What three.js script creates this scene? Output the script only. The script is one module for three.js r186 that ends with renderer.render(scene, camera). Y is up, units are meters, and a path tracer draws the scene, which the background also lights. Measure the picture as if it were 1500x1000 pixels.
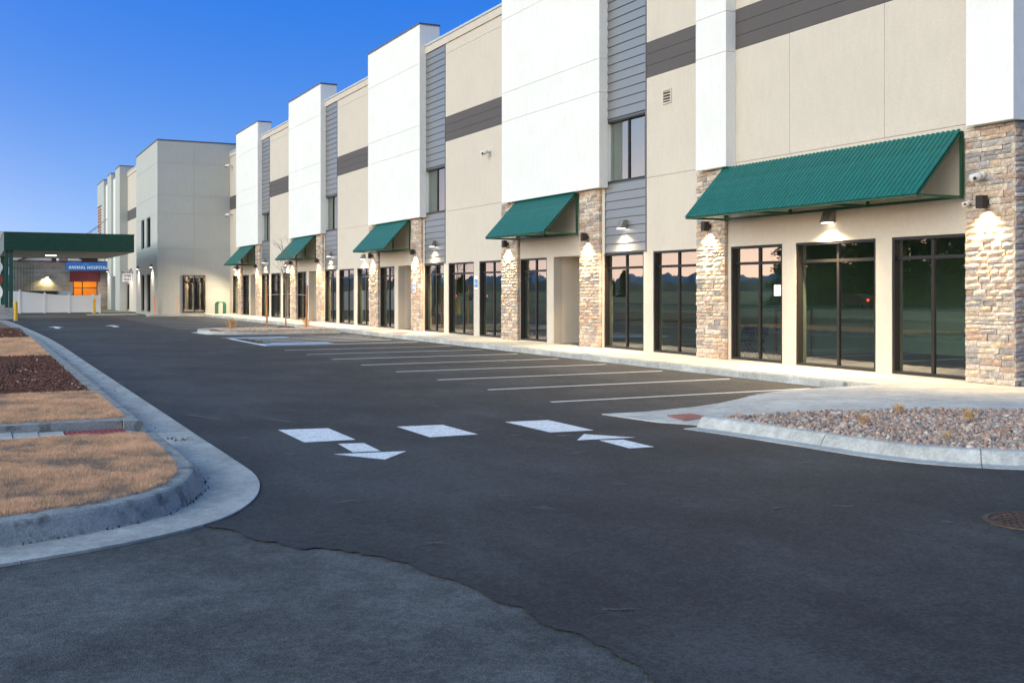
import * as THREE from 'three';
import { mergeGeometries } from 'three/addons/utils/BufferGeometryUtils.js';
import { ImprovedNoise } from 'three/addons/math/ImprovedNoise.js';
import { FontLoader } from 'three/addons/loaders/FontLoader.js';
import { TextGeometry } from 'three/addons/geometries/TextGeometry.js';

// ------------------------------------------------------------------ camera, sky, sun, exposure
const scene = new THREE.Scene();
const camera = new THREE.PerspectiveCamera(35.1226, 1500 / 1000, 0.1, 14000);
camera.position.set(0, 1.9, 0);
camera.rotation.y = -THREE.MathUtils.degToRad(26.385);
camera.setViewOffset(1500, 1000, 0, 74.8, 1500, 1000);
const renderer = new THREE.WebGLRenderer({ antialias: true });
renderer.toneMapping = THREE.LinearToneMapping;
renderer.toneMappingExposure = 1.25;
renderer.shadowMap.enabled = true;
const SUNSET = new THREE.Vector3(-0.97, 0.32, 0.20).normalize();
{
  const W = 512, H = 256, d = new Float32Array(W * H * 4), v = new THREE.Vector3();
  const mix = (a, b, t) => a + (b - a) * t, deg = 180 / Math.PI;
  const low = [0.27, 0.51, 0.83], mid = [0.0, 0.135, 0.63], top = [0.01, 0.17, 0.43];
  const glow = new THREE.Vector3(-1, 0, 0.1).normalize();
  for (let j = 0; j < H; j++) for (let i = 0; i < W; i++) {
    const e = (j + 0.5) / H * Math.PI - Math.PI / 2, a = ((i + 0.5) / W - 0.5) * 2 * Math.PI;
    v.set(Math.cos(e) * Math.cos(a), Math.sin(e), Math.cos(e) * Math.sin(a));
    const el = Math.max(0, e * deg), ang = Math.acos(Math.min(1, Math.max(-1, v.dot(glow)))) * deg;
    const west = Math.exp(-Math.pow(ang / 47, 2.2)), t = 1 - Math.exp(-Math.pow(el / 7.4, 1.2)), u = Math.min(1, Math.max(0, (el - 15) / 60));
    const hz = Math.acos(Math.max(-1, Math.min(1, (v.x * glow.x + v.z * glow.z) / Math.max(1e-4, Math.hypot(v.x, v.z))))) * deg;
    const peach = Math.exp(-Math.pow(el / 6.0, 1.8)) * Math.exp(-Math.pow(hz / 72, 4));
    const lift = 1.15 * Math.exp(-Math.pow(hz / 66, 4)) * Math.exp(-el / 30);
    for (let k = 0; k < 3; k++) {
      let c = mix(mix(low[k], mid[k], t), top[k], u);
      c = c + west * [2.95, 2.95, 2.5][k] + lift * [0.5, 0.95, 0.95][k];
      c = mix(c, [4.7, 2.5, 1.3][k], peach * 0.85);
      d[(j * W + i) * 4 + k] = c;
    }
    d[(j * W + i) * 4 + 3] = 1;
  }
  const sky = new THREE.DataTexture(d, W, H, THREE.RGBAFormat, THREE.FloatType);
  sky.mapping = THREE.EquirectangularReflectionMapping; sky.magFilter = THREE.LinearFilter; sky.needsUpdate = true;
  scene.background = sky; scene.environment = sky;
}
const sun = new THREE.DirectionalLight(new THREE.Color(1.0, 0.93, 0.85), 0.9);
sun.position.copy(SUNSET).multiplyScalar(120); sun.target.position.set(0, 0, -40); sun.position.add(sun.target.position);
sun.castShadow = true; sun.shadow.radius = 75;
Object.assign(sun.shadow.camera, { left: -90, right: 90, top: 90, bottom: -90, near: 1, far: 320 });
scene.add(sun, sun.target);

// ------------------------------------------------------------------ helpers
function rng(seed) { let a = seed >>> 0; return () => { a = (a + 0x6D2B79F5) | 0; let t = Math.imul(a ^ (a >>> 15), 1 | a); t = (t + Math.imul(t ^ (t >>> 7), 61 | t)) ^ t; return ((t ^ (t >>> 14)) >>> 0) / 4294967296; }; }
const R = rng(7), pn = new ImprovedNoise();
const used = {};
function numbered(n) { used[n] = (used[n] ?? -1) + 1; return used[n] ? n + '_' + String(used[n]).padStart(3, '0') : n; }
function tag(o, label, category, group) { Object.assign(o.userData, { label, category }); if (group) o.userData.group = group; return o; }
function thing(name, label, category, pos = [0, 0, 0], turn = 0, group) {
  const o = new THREE.Group(); o.name = numbered(name); o.position.set(...pos); o.rotation.y = turn; scene.add(o); return tag(o, label, category, group);
}
function setting(name, label) { const o = new THREE.Group(); o.name = numbered(name); o.userData = { kind: 'structure', label }; scene.add(o); return o; }
function fix(g) { if (!g.index) { } for (const k of Object.keys(g.attributes)) if (!['position', 'normal', 'uv', 'color'].includes(k)) g.deleteAttribute(k); return g; }
function merge(list) {
  if (!Array.isArray(list)) return list;
  const c = list.some(g => !g.index) ? list.map(g => g.index ? g.toNonIndexed() : g) : list;
  return c.length === 1 ? c[0] : mergeGeometries(c.map(fix));
}
function part(name, geo, mat, parent = scene) {
  const m = new THREE.Mesh(merge(geo), mat); m.name = parent === scene ? numbered(name) : name; m.castShadow = m.receiveShadow = true; parent.add(m); return m;
}
function sheet(name, geo, mat, parent) { const m = part(name, geo, mat, parent); if (parent === undefined) m.userData.kind = 'structure'; return m; }
// texture coordinates in metres from the position and the way the face points
function muv(g) {
  const p = g.attributes.position, n = g.attributes.normal, a = new Float32Array(p.count * 2);
  for (let i = 0; i < p.count; i++) {
    const nx = Math.abs(n.getX(i)), ny = Math.abs(n.getY(i)), nz = Math.abs(n.getZ(i));
    let u, v; if (ny >= nx && ny >= nz) { u = p.getX(i); v = p.getZ(i); } else if (nx >= nz) { u = p.getZ(i); v = p.getY(i); } else { u = p.getX(i); v = p.getY(i); }
    a[2 * i] = u; a[2 * i + 1] = v;
  }
  g.setAttribute('uv', new THREE.BufferAttribute(a, 2)); return g;
}
function box(x0, x1, y0, y1, z0, z1) { return muv(new THREE.BoxGeometry(x1 - x0, y1 - y0, z1 - z0).translate((x0 + x1) / 2, (y0 + y1) / 2, (z0 + z1) / 2)); }
function bar(a, b, r, seg = 8, r2 = r) {   // round bar
  const A = new THREE.Vector3(...a), B = new THREE.Vector3(...b), d = B.clone().sub(A), g = new THREE.CylinderGeometry(r2, r, d.length(), seg);
  g.applyQuaternion(new THREE.Quaternion().setFromUnitVectors(new THREE.Vector3(0, 1, 0), d.clone().normalize()));
  return g.translate(...A.add(B).multiplyScalar(0.5).toArray());
}
function beam(a, b, w, h = w) {   // square bar
  const A = new THREE.Vector3(...a), B = new THREE.Vector3(...b), d = B.clone().sub(A), m = new THREE.Matrix4(), g = new THREE.BoxGeometry(w, h, d.length());
  m.lookAt(A, B, Math.abs(d.y) > 0.95 * d.length() ? new THREE.Vector3(1, 0, 0) : new THREE.Vector3(0, 1, 0));
  g.applyMatrix4(m); return muv(g.translate(...A.add(B).multiplyScalar(0.5).toArray()));
}
function flat(points, y, hole) {   // horizontal polygon sheet from [x, z] points
  const s = new THREE.Shape(points.map(([x, z]) => new THREE.Vector2(x, -z)));
  if (hole) for (const h of hole) s.holes.push(new THREE.Path(h.map(([x, z]) => new THREE.Vector2(x, -z))));
  return muv(new THREE.ShapeGeometry(s).rotateX(-Math.PI / 2).translate(0, y, 0));
}
function slab(points, y0, y1) { const s = new THREE.Shape(points.map(([x, z]) => new THREE.Vector2(x, -z))); return muv(new THREE.ExtrudeGeometry(s, { depth: y1 - y0, bevelEnabled: false }).rotateX(-Math.PI / 2).translate(0, y0, 0)); }
// rectangle on a wall (z, y) without its openings, as boxes from x0 to x1
function wall(z0, z1, y0, y1, x0, x1, holes = []) {
  const inside = holes.filter(h => h[0] < z1 && h[1] > z0 && h[2] < y1 && h[3] > y0), zs = [z0, z1], ys = [y0, y1];
  for (const h of inside) { for (const z of [h[0], h[1]]) if (z > z0 && z < z1) zs.push(z); for (const y of [h[2], h[3]]) if (y > y0 && y < y1) ys.push(y); }
  const sz = [...new Set(zs)].sort((a, b) => a - b), sy = [...new Set(ys)].sort((a, b) => a - b), out = [];
  for (let j = 0; j + 1 < sy.length; j++) {
    let run = null;
    for (let i = 0; i + 1 < sz.length; i++) {
      const mz = (sz[i] + sz[i + 1]) / 2, my = (sy[j] + sy[j + 1]) / 2, open = inside.some(h => mz > h[0] && mz < h[1] && my > h[2] && my < h[3]);
      if (!open) { if (run === null) run = sz[i]; } if (run !== null && (open || i + 2 === sz.length)) { out.push([run, open ? sz[i] : sz[i + 1], sy[j], sy[j + 1]]); run = null; }
    }
  }
  return out.map(([a, b, c, d]) => box(x0, x1, c, d, a, b));
}
// tiling noise texture: f(value noise fbm functions) -> rgb
function vnoise(n, seed) { const r = rng(seed), g = new Float32Array(n * n); for (let i = 0; i < n * n; i++) g[i] = r(); return (u, v) => { const x = u * n, y = v * n, x0 = Math.floor(x), y0 = Math.floor(y); let fx = x - x0, fy = y - y0; fx = fx * fx * (3 - 2 * fx); fy = fy * fy * (3 - 2 * fy); const at = (a, b) => g[(((b % n) + n) % n) * n + ((a % n) + n) % n]; return (at(x0, y0) * (1 - fx) + at(x0 + 1, y0) * fx) * (1 - fy) + (at(x0, y0 + 1) * (1 - fx) + at(x0 + 1, y0 + 1) * fx) * fy; }; }
function texture(size, metres, fn, srgb = true) {
  const d = new Uint8Array(size * size * 4);
  for (let y = 0; y < size; y++) for (let x = 0; x < size; x++) { const c = fn(x / size, y / size, x, y), k = (y * size + x) * 4; for (let q = 0; q < 3; q++) d[k + q] = Math.max(0, Math.min(255, 255 * (c.length ? c[q] : c))); d[k + 3] = 255; }
  const t = new THREE.DataTexture(d, size, size); t.wrapS = t.wrapT = THREE.RepeatWrapping; t.magFilter = THREE.LinearFilter; t.minFilter = THREE.LinearMipmapLinearFilter;
  t.repeat.set(1 / metres, 1 / metres); if (srgb) t.colorSpace = THREE.SRGBColorSpace; t.needsUpdate = true; return t;
}
const lin = (r, g, b) => new THREE.Color().setRGB(r, g, b);
function std(color, rough = 0.85, extra = {}) { return new THREE.MeshStandardMaterial({ color, roughness: rough, side: THREE.DoubleSide, ...extra }); }

// ------------------------------------------------------------------ materials
const n8 = vnoise(8, 1), n16 = vnoise(16, 2), n32 = vnoise(32, 3), n64 = vnoise(64, 4), n128 = vnoise(128, 5), n256 = vnoise(256, 6), n512 = vnoise(512, 8);
const rt = rng(99), vwave = vnoise(4, 21);
const stuccoBump = texture(512, 1.2, (u, v) => 0.5 * n128(u, v) + 0.35 * n256(u, v) + 0.15 * n32(u, v), false);
const stuccoTone = texture(512, 5.3, (u, v) => { const t = 0.955 + 0.018 * (n8(u, v) - 0.5) + 0.02 * (n64(u, v * 0.25) - 0.5) + 0.04 * (n256(u, v) - 0.5); return [t, t, t * 0.995]; });
const M = {};
M.beige = std(lin(0.575, 0.505, 0.42), 0.92, { map: stuccoTone, bumpMap: stuccoBump, bumpScale: 0.0022 });
M.beigeJoint = std(lin(0.40, 0.36, 0.31), 0.95);
M.white = std(lin(0.755, 0.74, 0.705), 0.9, { map: stuccoTone, bumpMap: stuccoBump, bumpScale: 0.0018 });
M.sage = std(lin(0.45, 0.455, 0.42), 0.92, { map: stuccoTone, bumpMap: stuccoBump, bumpScale: 0.0022 });
M.sageJoint = std(lin(0.27, 0.29, 0.28), 0.95);
M.band = std(lin(0.095, 0.082, 0.080), 0.9, { map: stuccoTone, bumpMap: stuccoBump, bumpScale: 0.002 });
M.coping = std(lin(0.45, 0.47, 0.50), 0.5, { metalness: 0.3 });
M.darkCoping = std(lin(0.10, 0.10, 0.105), 0.55, { metalness: 0.3 });
M.siding = std(lin(0.235, 0.235, 0.232), 0.38, { metalness: 0.6 });
M.sidingTrim = std(lin(0.12, 0.13, 0.14), 0.5, { metalness: 0.4 });
M.bronze = std(lin(0.024, 0.022, 0.021), 0.4, { metalness: 0.5 });
M.glass = new THREE.MeshPhysicalMaterial({ color: lin(0.55, 0.66, 0.58), roughness: 0.0, transmission: 1, thickness: 0, ior: 3.0, side: THREE.DoubleSide, bumpMap: texture(256, 1, (u, v) => 0.7 * n8(u, v) + 0.3 * vwave(u, v), false), bumpScale: 0.00025 });
M.mortar = std(lin(0.15, 0.125, 0.11), 0.97);
const stoneTone = texture(512, 0.9, (u, v) => { const t = 0.85 + 0.2 * (n16(u, v) - 0.5) + 0.2 * (n64(u, v) - 0.5) + 0.12 * (n256(u, v) - 0.5); return [t, t * 0.98, t * 0.95]; });
const stoneBump = texture(512, 0.9, (u, v) => 0.5 * n32(u, v) + 0.3 * n128(u, v) + 0.2 * n256(u, v), false);
M.stones = [[0.672, 0.549, 0.448], [0.739, 0.627, 0.526], [0.605, 0.448, 0.347], [0.582, 0.493, 0.426], [0.515, 0.47, 0.448], [0.672, 0.526, 0.392], [0.78, 0.694, 0.594], [0.56, 0.403, 0.314], [0.403, 0.375, 0.364], [0.717, 0.605, 0.493]].map(c => std(lin(...c), 0.92, { map: stoneTone, bumpMap: stoneBump, bumpScale: 0.008 }));
const paintTone = texture(256, 1.7, (u, v) => 0.9 + 0.16 * (n16(u, v) - 0.5) + 0.12 * (n128(u, v) - 0.5));
M.awning = std(lin(0.004, 0.135, 0.108), 0.42, { map: paintTone });
M.awningFrame = std(lin(0.02, 0.085, 0.04), 0.5, { map: paintTone });
M.canopy = std(lin(0.010, 0.075, 0.048), 0.45, { map: paintTone });
M.soffit = std(lin(0.5, 0.47, 0.42), 0.7);
M.lampBody = std(lin(0.035, 0.028, 0.025), 0.5, { metalness: 0.4 });
M.lampGrey = std(lin(0.20, 0.18, 0.16), 0.5, { metalness: 0.3 });
M.plastic = std(lin(0.62, 0.58, 0.52), 0.5);
M.black = std(lin(0.015, 0.015, 0.016), 0.45);
const concTone = texture(1024, 3.7, (u, v) => { const s = n512(u, v) > 0.9 ? -0.13 : 0, t = 0.84 + 0.12 * (n8(u, v) - 0.5) + 0.10 * (n32(u, v) - 0.5) + 0.10 * (n128(u, v) - 0.5) + 0.14 * (n512(u, v) - 0.5) + s; return [t, t, t * 0.985]; });
const concBump = texture(512, 0.8, (u, v) => 0.4 * n64(u, v) + 0.6 * n256(u, v), false);
M.concrete = std(lin(0.58, 0.575, 0.555), 0.93, { map: concTone, bumpMap: concBump, bumpScale: 0.002 });
M.oldConcrete = std(lin(0.47, 0.475, 0.465), 0.95, { map: concTone, bumpMap: concBump, bumpScale: 0.004 });
const kerbTone = texture(1024, 3.1, (u, v) => { const g = 0.55 * n16(u, v) + 0.45 * n64(u, v), st = g > 0.58 ? (g - 0.58) * 0.9 : 0, t = 0.86 + 0.12 * (n32(u, v) - 0.5) + 0.16 * (n256(u, v) - 0.5) - st; return [t, t, t * 0.98]; });
M.kerb = std(lin(0.34, 0.345, 0.34), 0.95, { map: kerbTone, bumpMap: concBump, bumpScale: 0.004 });
M.walk = std(lin(0.62, 0.59, 0.53), 0.93, { map: concTone, bumpMap: concBump, bumpScale: 0.0015 });
const aggA = texture(2048, 9.3, (u, v) => { const h = rt(); const t = 0.70 + 0.34 * (n8(u, v) - 0.5) + 0.2 * (n32(u, v * 0.4) - 0.5) + 0.16 * (n128(u, v) - 0.5) + 0.4 * (n512(u, v) - 0.5) + 0.3 * (rt() - 0.5) + (h > 0.9975 ? 0.4 : 0); return [t, t * 0.998, t * 0.995]; });
const aggB = texture(2048, 6.1, (u, v) => { const h = rt(); const t = 0.68 + 0.2 * (n8(u, v) - 0.5) + 0.16 * (n32(u, v) - 0.5) + 0.16 * (n128(u, v) - 0.5) + 0.28 * (n512(u, v) - 0.5) + 0.26 * (rt() - 0.5) + (h > 0.997 ? 0.34 : 0); return [t, t, t * 0.99]; });
const aggBump = texture(1024, 2.3, (u, v) => 0.5 * n512(u, v) + 0.3 * rt() + 0.2 * n256(u, v), false);
M.lot = std(lin(0.047, 0.049, 0.050), 0.86, { map: aggA, bumpMap: aggBump, bumpScale: 0.008, vertexColors: true });
M.street = std(lin(0.125, 0.131, 0.131), 0.92, { map: aggB, bumpMap: aggBump, bumpScale: 0.006, vertexColors: true });
M.tack = std(lin(0.040, 0.040, 0.043), 0.8, { map: aggA, bumpMap: aggBump, bumpScale: 0.006 });
const worn = texture(512, 1.9, (u, v) => { const w = n128(u, v) * 0.6 + n512(u, v) * 0.4; return 0.95 + 0.08 * (n32(u, v) - 0.5) - (w > 0.66 ? 2.6 * (w - 0.66) : 0); });
M.paint = std(lin(0.78, 0.78, 0.78), 0.7, { map: worn });
M.bluePaint = std(lin(0.22, 0.42, 0.66), 0.75, { map: worn });
M.scuff = std(lin(0.13, 0.13, 0.13), 0.95, { map: worn });
const soilTone = texture(1024, 2.9, (u, v) => { const t = 0.7 + 0.3 * (n32(u, v) - 0.5) + 0.5 * (n256(u, v) - 0.5) + 0.4 * (n512(u, v) - 0.5); return [t, t * 0.95, t * 0.9]; });
M.straw = std(lin(0.33, 0.225, 0.14), 0.97, { map: soilTone, bumpMap: aggBump, bumpScale: 0.02 });
M.mulch = std(lin(0.085, 0.038, 0.024), 0.97, { map: soilTone, bumpMap: aggBump, bumpScale: 0.03 });
const fieldTone = texture(1024, 40, (u, v) => { const t = 0.75 + 0.4 * (n8(u, v) - 0.5) + 0.3 * (n64(u, v) - 0.5) + 0.3 * (n512(u, v) - 0.5); return [t, t, t * 0.9]; });
M.field = std(lin(0.24, 0.25, 0.12), 0.97, { map: fieldTone });
M.gravelBed = std(lin(0.22, 0.18, 0.15), 0.97, { map: soilTone, bumpMap: aggBump, bumpScale: 0.02 });
M.red = std(lin(0.32, 0.055, 0.05), 0.8, { map: paintTone });
M.tactileWorn = std(lin(0.34, 0.12, 0.10), 0.85, { map: paintTone });
M.yellow = std(lin(0.75, 0.47, 0.01), 0.5, { map: paintTone });
M.vinyl = std(lin(0.78, 0.80, 0.83), 0.5);
M.wood = std(lin(0.48, 0.22, 0.085), 0.85, { map: paintTone });
M.bark = std(lin(0.20, 0.15, 0.115), 0.95);
M.rail = std(lin(0.008, 0.10, 0.058), 0.5);
M.hazeBlue = std(lin(0.075, 0.19, 0.29), 1.0);  // mountain colour with the blue of distance haze painted in, no fog
M.pine = std(lin(0.022, 0.030, 0.014), 0.95);

// ------------------------------------------------------------------ the ground
const X = 17.05, SW = 0.15;
function grid(x0, x1, z0, z1, nx, nz, y, tone) {   // a subdivided sheet whose vertex colours carry patches of tone
  const g = new THREE.PlaneGeometry(x1 - x0, z1 - z0, nx, nz).rotateX(-Math.PI / 2).translate((x0 + x1) / 2, y, (z0 + z1) / 2), p = g.attributes.position, c = new Float32Array(p.count * 3);
  for (let i = 0; i < p.count; i++) { const t = tone(p.getX(i), p.getZ(i)); c.set([t, t, t], 3 * i); }
  g.setAttribute('color', new THREE.BufferAttribute(c, 3)); return muv(g);
}
sheet('ground', muv(new THREE.CircleGeometry(9000, 96).rotateX(-Math.PI / 2).translate(0, -0.03, 0)), M.field).userData.label = 'dry grass fields reaching to the horizon';
const fb = (x, z) => pn.noise(x, 0, z);
const street = sheet('street', grid(-14, 40, -12, 40, 108, 104, 0, (x, z) => 1 + 0.16 * fb(x * 0.35, z * 0.5) + 0.10 * fb(x * 1.3 + 9, z * 1.6)), M.street);
street.userData.label = 'older pale grey asphalt street';
// the newer asphalt of the car park, its ragged edge laid over the street
const seamPts = [[1.62, -9.05], [1.80, -8.7], [2.02, -8.12], [2.30, -7.75], [2.50, -7.50], [2.72, -7.02], [2.86, -6.28], [2.97, -5.62], [3.03, -5.03], [3.02, -4.42], [2.9, -3.4], [2.6, -2], [2.2, 0], [1.6, 4], [0.5, 10]];
const seamCurve = new THREE.CatmullRomCurve3(seamPts.map(([x, z]) => new THREE.Vector3(x, 0, z)));
const ragged = (off, amp, f, seed, n = 420) => Array.from({ length: n }, (_, i) => { const t = i / (n - 1), p = seamCurve.getPoint(t), q = seamCurve.getTangent(t), w = off + amp * (pn.noise(t * f, seed, 0) + 0.6 * pn.noise(t * f * 3.7, seed, 5) + 0.35 * pn.noise(t * f * 11, seed, 8)); return [p.x - q.z * w, p.z + q.x * w]; });
{
  // a sheet with patches: triangulated by columns between the edge and the far side
  const lot = setting('car_park', 'new dark asphalt of the car park');
  const edge = ragged(0, 0.010, 34, 1);
  const xAt = z => { for (let i = 0; i + 1 < edge.length; i++) if ((edge[i][1] - z) * (edge[i + 1][1] - z) <= 0) { const k = (z - edge[i][1]) / (edge[i + 1][1] - edge[i][1] || 1); return edge[i][0] + k * (edge[i + 1][0] - edge[i][0]); } return null; };
  const zs = []; for (let z = 9.8; z > -9; z -= 0.04) zs.push(z); for (let z = -9; z > -100; z -= 0.5) zs.push(z);
  const pos = [], col = [], idx = [], nx = 44;
  zs.forEach((z, r) => {
    const x0 = z > -9.0 ? (xAt(z) ?? 1.62) : 1.62 - Math.min(1.9, Math.max(0, (-z - 60) * 0.3)), x1 = z > -14 ? 40 : 15.4;
    for (let i = 0; i <= nx; i++) { const x = x0 + (x1 - x0) * Math.pow(i / nx, z > -14 ? 1.3 : 1); pos.push(x, 0.008, z); const a = x * 0.8 + z * 0.6, b = z * 0.8 - x * 0.6, t = 1 + 0.24 * fb(x * 0.3, z * 0.22) + 0.2 * fb(a * 0.35 + 30, b * 1.5) + 0.14 * fb(x * 0.9 + 30, z * 0.6) + 0.06 * fb(x * 3 + 3, z * 3); col.push(t, t, t); }
    if (r) for (let i = 0; i < nx; i++) { const a = (r - 1) * (nx + 1) + i, b = r * (nx + 1) + i; idx.push(a, a + 1, b, b, a + 1, b + 1); }
  });
  const g = new THREE.BufferGeometry(); g.setAttribute('position', new THREE.Float32BufferAttribute(pos, 3)); g.setAttribute('color', new THREE.Float32BufferAttribute(col, 3)); g.setIndex(idx); g.computeVertexNormals(); muv(g);
  part('asphalt', g, M.lot, lot);
  // tar along the seam
  const a = ragged(-0.012, 0.012, 34, 1).slice(6, 330), b = ragged(0.13, 0.09, 16, 3).slice(6, 330);
  const tp = [], ti = []; a.forEach((p, i) => { const w = Math.max(0.15, Math.min(1, 0.35 + 0.9 * Math.abs(pn.noise(i * 0.035, 4, 2)) * 1.6)), q = b[i]; tp.push(p[0], 0.0125, p[1], p[0] + (q[0] - p[0]) * w, 0.0125, p[1] + (q[1] - p[1]) * w); if (i) ti.push(2 * i - 2, 2 * i - 1, 2 * i, 2 * i, 2 * i - 1, 2 * i + 1); });
  const tg = new THREE.BufferGeometry(); tg.setAttribute('position', new THREE.Float32BufferAttribute(tp, 3)); tg.setIndex(ti); tg.computeVertexNormals(); part('tar_seam', muv(tg), M.tack, lot);
  // painted markings
  const mark = (name, pts, mat = M.paint) => part(name, flat(pts, 0.0125), mat, lot);
  for (const q of [[[3.65, -14.50], [4.31, -14.36], [4.29, -13.10], [3.64, -13.16]], [[5.21, -14.10], [5.86, -14.02], [5.89, -12.88], [5.22, -12.90]], [[6.79, -13.92], [7.46, -13.84], [7.46, -12.55], [6.83, -12.62]]]) mark('white_block', q);
  mark('arrow_shaft', [[3.98, -12.86], [4.29, -12.77], [4.25, -12.05], [3.93, -12.11]]); mark('arrow_head', [[3.68, -12.06], [4.52, -11.91], [4.08, -11.42]]);
  mark('arrow_head', [[6.77, -11.81], [7.15, -12.28], [7.58, -11.70]]); mark('arrow_shaft', [[7.02, -11.68], [7.33, -11.61], [7.32, -10.89], [6.99, -10.93]]);
  const stripe = (z, x0 = 8.7, x1 = 14.40) => mark('parking_stripe', [[x0, z - 0.05], [x1, z - 0.05], [x1, z + 0.05], [x0, z + 0.05]]);
  for (let n = 0; n < 8; n++) stripe(-16.05 - 2.52 * n);
  stripe(-43.6);
  for (let n = 0; n < 10; n++) stripe(-54.4 - 2.52 * n);
  const bl = (a, m) => mark('accessible_bay_line', a, m);
  bl([[8.8, -43.4], [11.2, -43.4], [11.2, -42.6], [8.8, -42.6]], M.bluePaint); bl([[8.9, -38.2], [11.4, -38.2], [11.4, -37.2], [8.9, -37.2]], M.bluePaint);
  bl([[8.75, -42.5], [8.9, -42.5], [8.9, -36.6], [8.75, -36.6]]); bl([[8.8, -36.9], [14.4, -36.9], [14.4, -36.7], [8.8, -36.7]]);
  for (let k = 0; k < 4; k++) { const z = -42 + k * 1.15; bl([[9.4, z], [14.2, z - 0.6], [14.2, z - 0.42], [9.4, z + 0.18]]); }
  for (const [x, z] of [[3.6, -59.3], [6.45, -60.2]]) { mark('far_arrow', [[x - 0.12, z + 1.4], [x + 0.12, z + 1.4], [x + 0.12, z - 0.6], [x - 0.12, z - 0.6]]); mark('far_arrow', [[x - 0.4, z - 0.6], [x + 0.4, z - 0.6], [x, z - 1.8]]); }
  mark('loading_band', [[7.6, -91.2], [11.4, -91.2], [11.4, -88.6], [7.6, -88.6]], M.walk);
  // tyre scuffs and chalky scratches
  const rs = rng(31), sc = [];
  const scuffs = [[2.35, -11.9, 1.6, 0.5], [3.0, -16.5, 1.25, 2.2], [3.2, -19.6, 1.25, 1.8], [3.9, -15.6, 1.25, 1.2], [3.0, -9.3, 0.2, 0.35], [3.05, -7.5, 0.3, 0.3], [4.4, -8.3, 0.9, 0.25], [6.8, -7.2, 0.1, 0.25], [7.1, -6.3, 0.2, 0.15], [5.6, -7.8, 0.2, 0.3], [8.2, -9.2, 0.1, 0.4], [5.9, -13.2, 0.1, 0.1]];
  for (let k = 0; k < 34; k++) scuffs.push([3 + rs() * 8, -5 - rs() * 22, (rs() - 0.3) * 1.2, 0.08 + rs() * 0.35]);
  for (const [x, z, t, len] of scuffs) for (let q = 0; q < 3; q++) {
    const ox = (rs() - 0.5) * 0.09, oz = (rs() - 0.5) * 0.09, L = len * (0.3 + rs() * 0.7), w = 0.006 + rs() * 0.012, cx = x + ox, cz = z + oz, dx = Math.cos(t), dz = Math.sin(t), pts = [];
    for (let i = 0; i <= 8; i++) { const s = i / 8 - 0.5, ww = w * Math.sin(Math.PI * (i + 0.4) / 8.8) * (0.4 + rs()); pts.push([cx + dx * s * L - dz * ww, cz + dz * s * L + dx * ww]); }
    for (let i = 8; i >= 0; i--) { const s = i / 8 - 0.5, ww = w * Math.sin(Math.PI * (i + 0.4) / 8.8) * (0.4 + rs()); pts.push([cx + dx * s * L + dz * ww, cz + dz * s * L - dx * ww]); }
    sc.push(flat(pts, 0.0123));
  }
  const so = part('scuff_marks', sc, M.scuff, lot); so.userData.kind = 'stuff';
}
// a kerb swept along a path in sections: profile of [offset to the right of the path, height]
function kerb(owner, path, profile, mat, seams = 3.05, gap = 0.008, name = 'kerb_section') {
  const c = new THREE.CatmullRomCurve3(path.map(([x, z]) => new THREE.Vector3(x, 0, z)), false, 'centripetal'), len = c.getLength(), count = Math.max(1, Math.round(len / seams));
  for (let k = 0; k < count; k++) {
    const t0 = k / count + gap / len / 2, t1 = (k + 1) / count - gap / len / 2, n = 20, pos = [], uv = [], idx = [], m = profile.length;
    for (let i = 0; i <= n; i++) {
      const t = t0 + (t1 - t0) * i / n, p = c.getPointAt(t), q = c.getTangentAt(t);
      let along = 0;
      profile.forEach(([o, y, taper], j) => { const yy = y + (j > 1 && j < m - 1 ? 0.004 * pn.noise(p.x * 3, j, p.z * 3) : 0); pos.push(p.x - q.z * o, yy, p.z + q.x * o); if (j) along += Math.hypot(o - profile[j - 1][0], y - profile[j - 1][1]); uv.push(t * len, along); });
    }
    for (let i = 0; i < n; i++) for (let j = 0; j + 1 < m; j++) { const a = i * m + j, b = a + m; idx.push(a, b, a + 1, a + 1, b, b + 1); }
    const tri = THREE.ShapeUtils.triangulateShape(profile.map(([o, y]) => new THREE.Vector2(o, y)), []); for (const i of [0, n]) for (const f of tri) idx.push(...f.map(j => i * m + j));
    let g = new THREE.BufferGeometry(); g.setAttribute('position', new THREE.Float32BufferAttribute(pos, 3)); g.setAttribute('uv', new THREE.Float32BufferAttribute(uv, 2)); g.setIndex(idx);
    g = g.toNonIndexed(); g.computeVertexNormals(); part(name, g, mat, owner);
  }
}
// right-hand offsets: + is towards the road on this path direction
const panProfile = [[0.53, -0.02], [0.53, 0.021], [0.0, 0.0125], [0.0, -0.02]];
const curbProfile = [[-0.001, -0.02], [-0.001, 0.014], [-0.018, 0.022], [-0.075, 0.155], [-0.095, 0.178], [-0.125, 0.187], [-0.31, 0.190], [-0.31, -0.02]];
const apronProfile = [[0.53, -0.02], [0.53, 0.018], [0.0, 0.010], [-0.03, 0.02], [-0.31, 0.082], [-0.31, -0.02]];
const leftKerb = setting('left_kerb', 'concrete kerb and gutter round the dry lawn');
kerb(leftKerb, [[-14, -6.1], [-8, -7.15], [-4, -7.9], [-1.5, -8.38], [0.15, -8.75], [0.94, -9.05], [1.40, -9.38], [1.70, -9.86], [1.90, -10.42], [2.01, -11.05], [2.03, -12.2], [2.03, -13.55]], curbProfile, M.kerb, 2.7);
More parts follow.
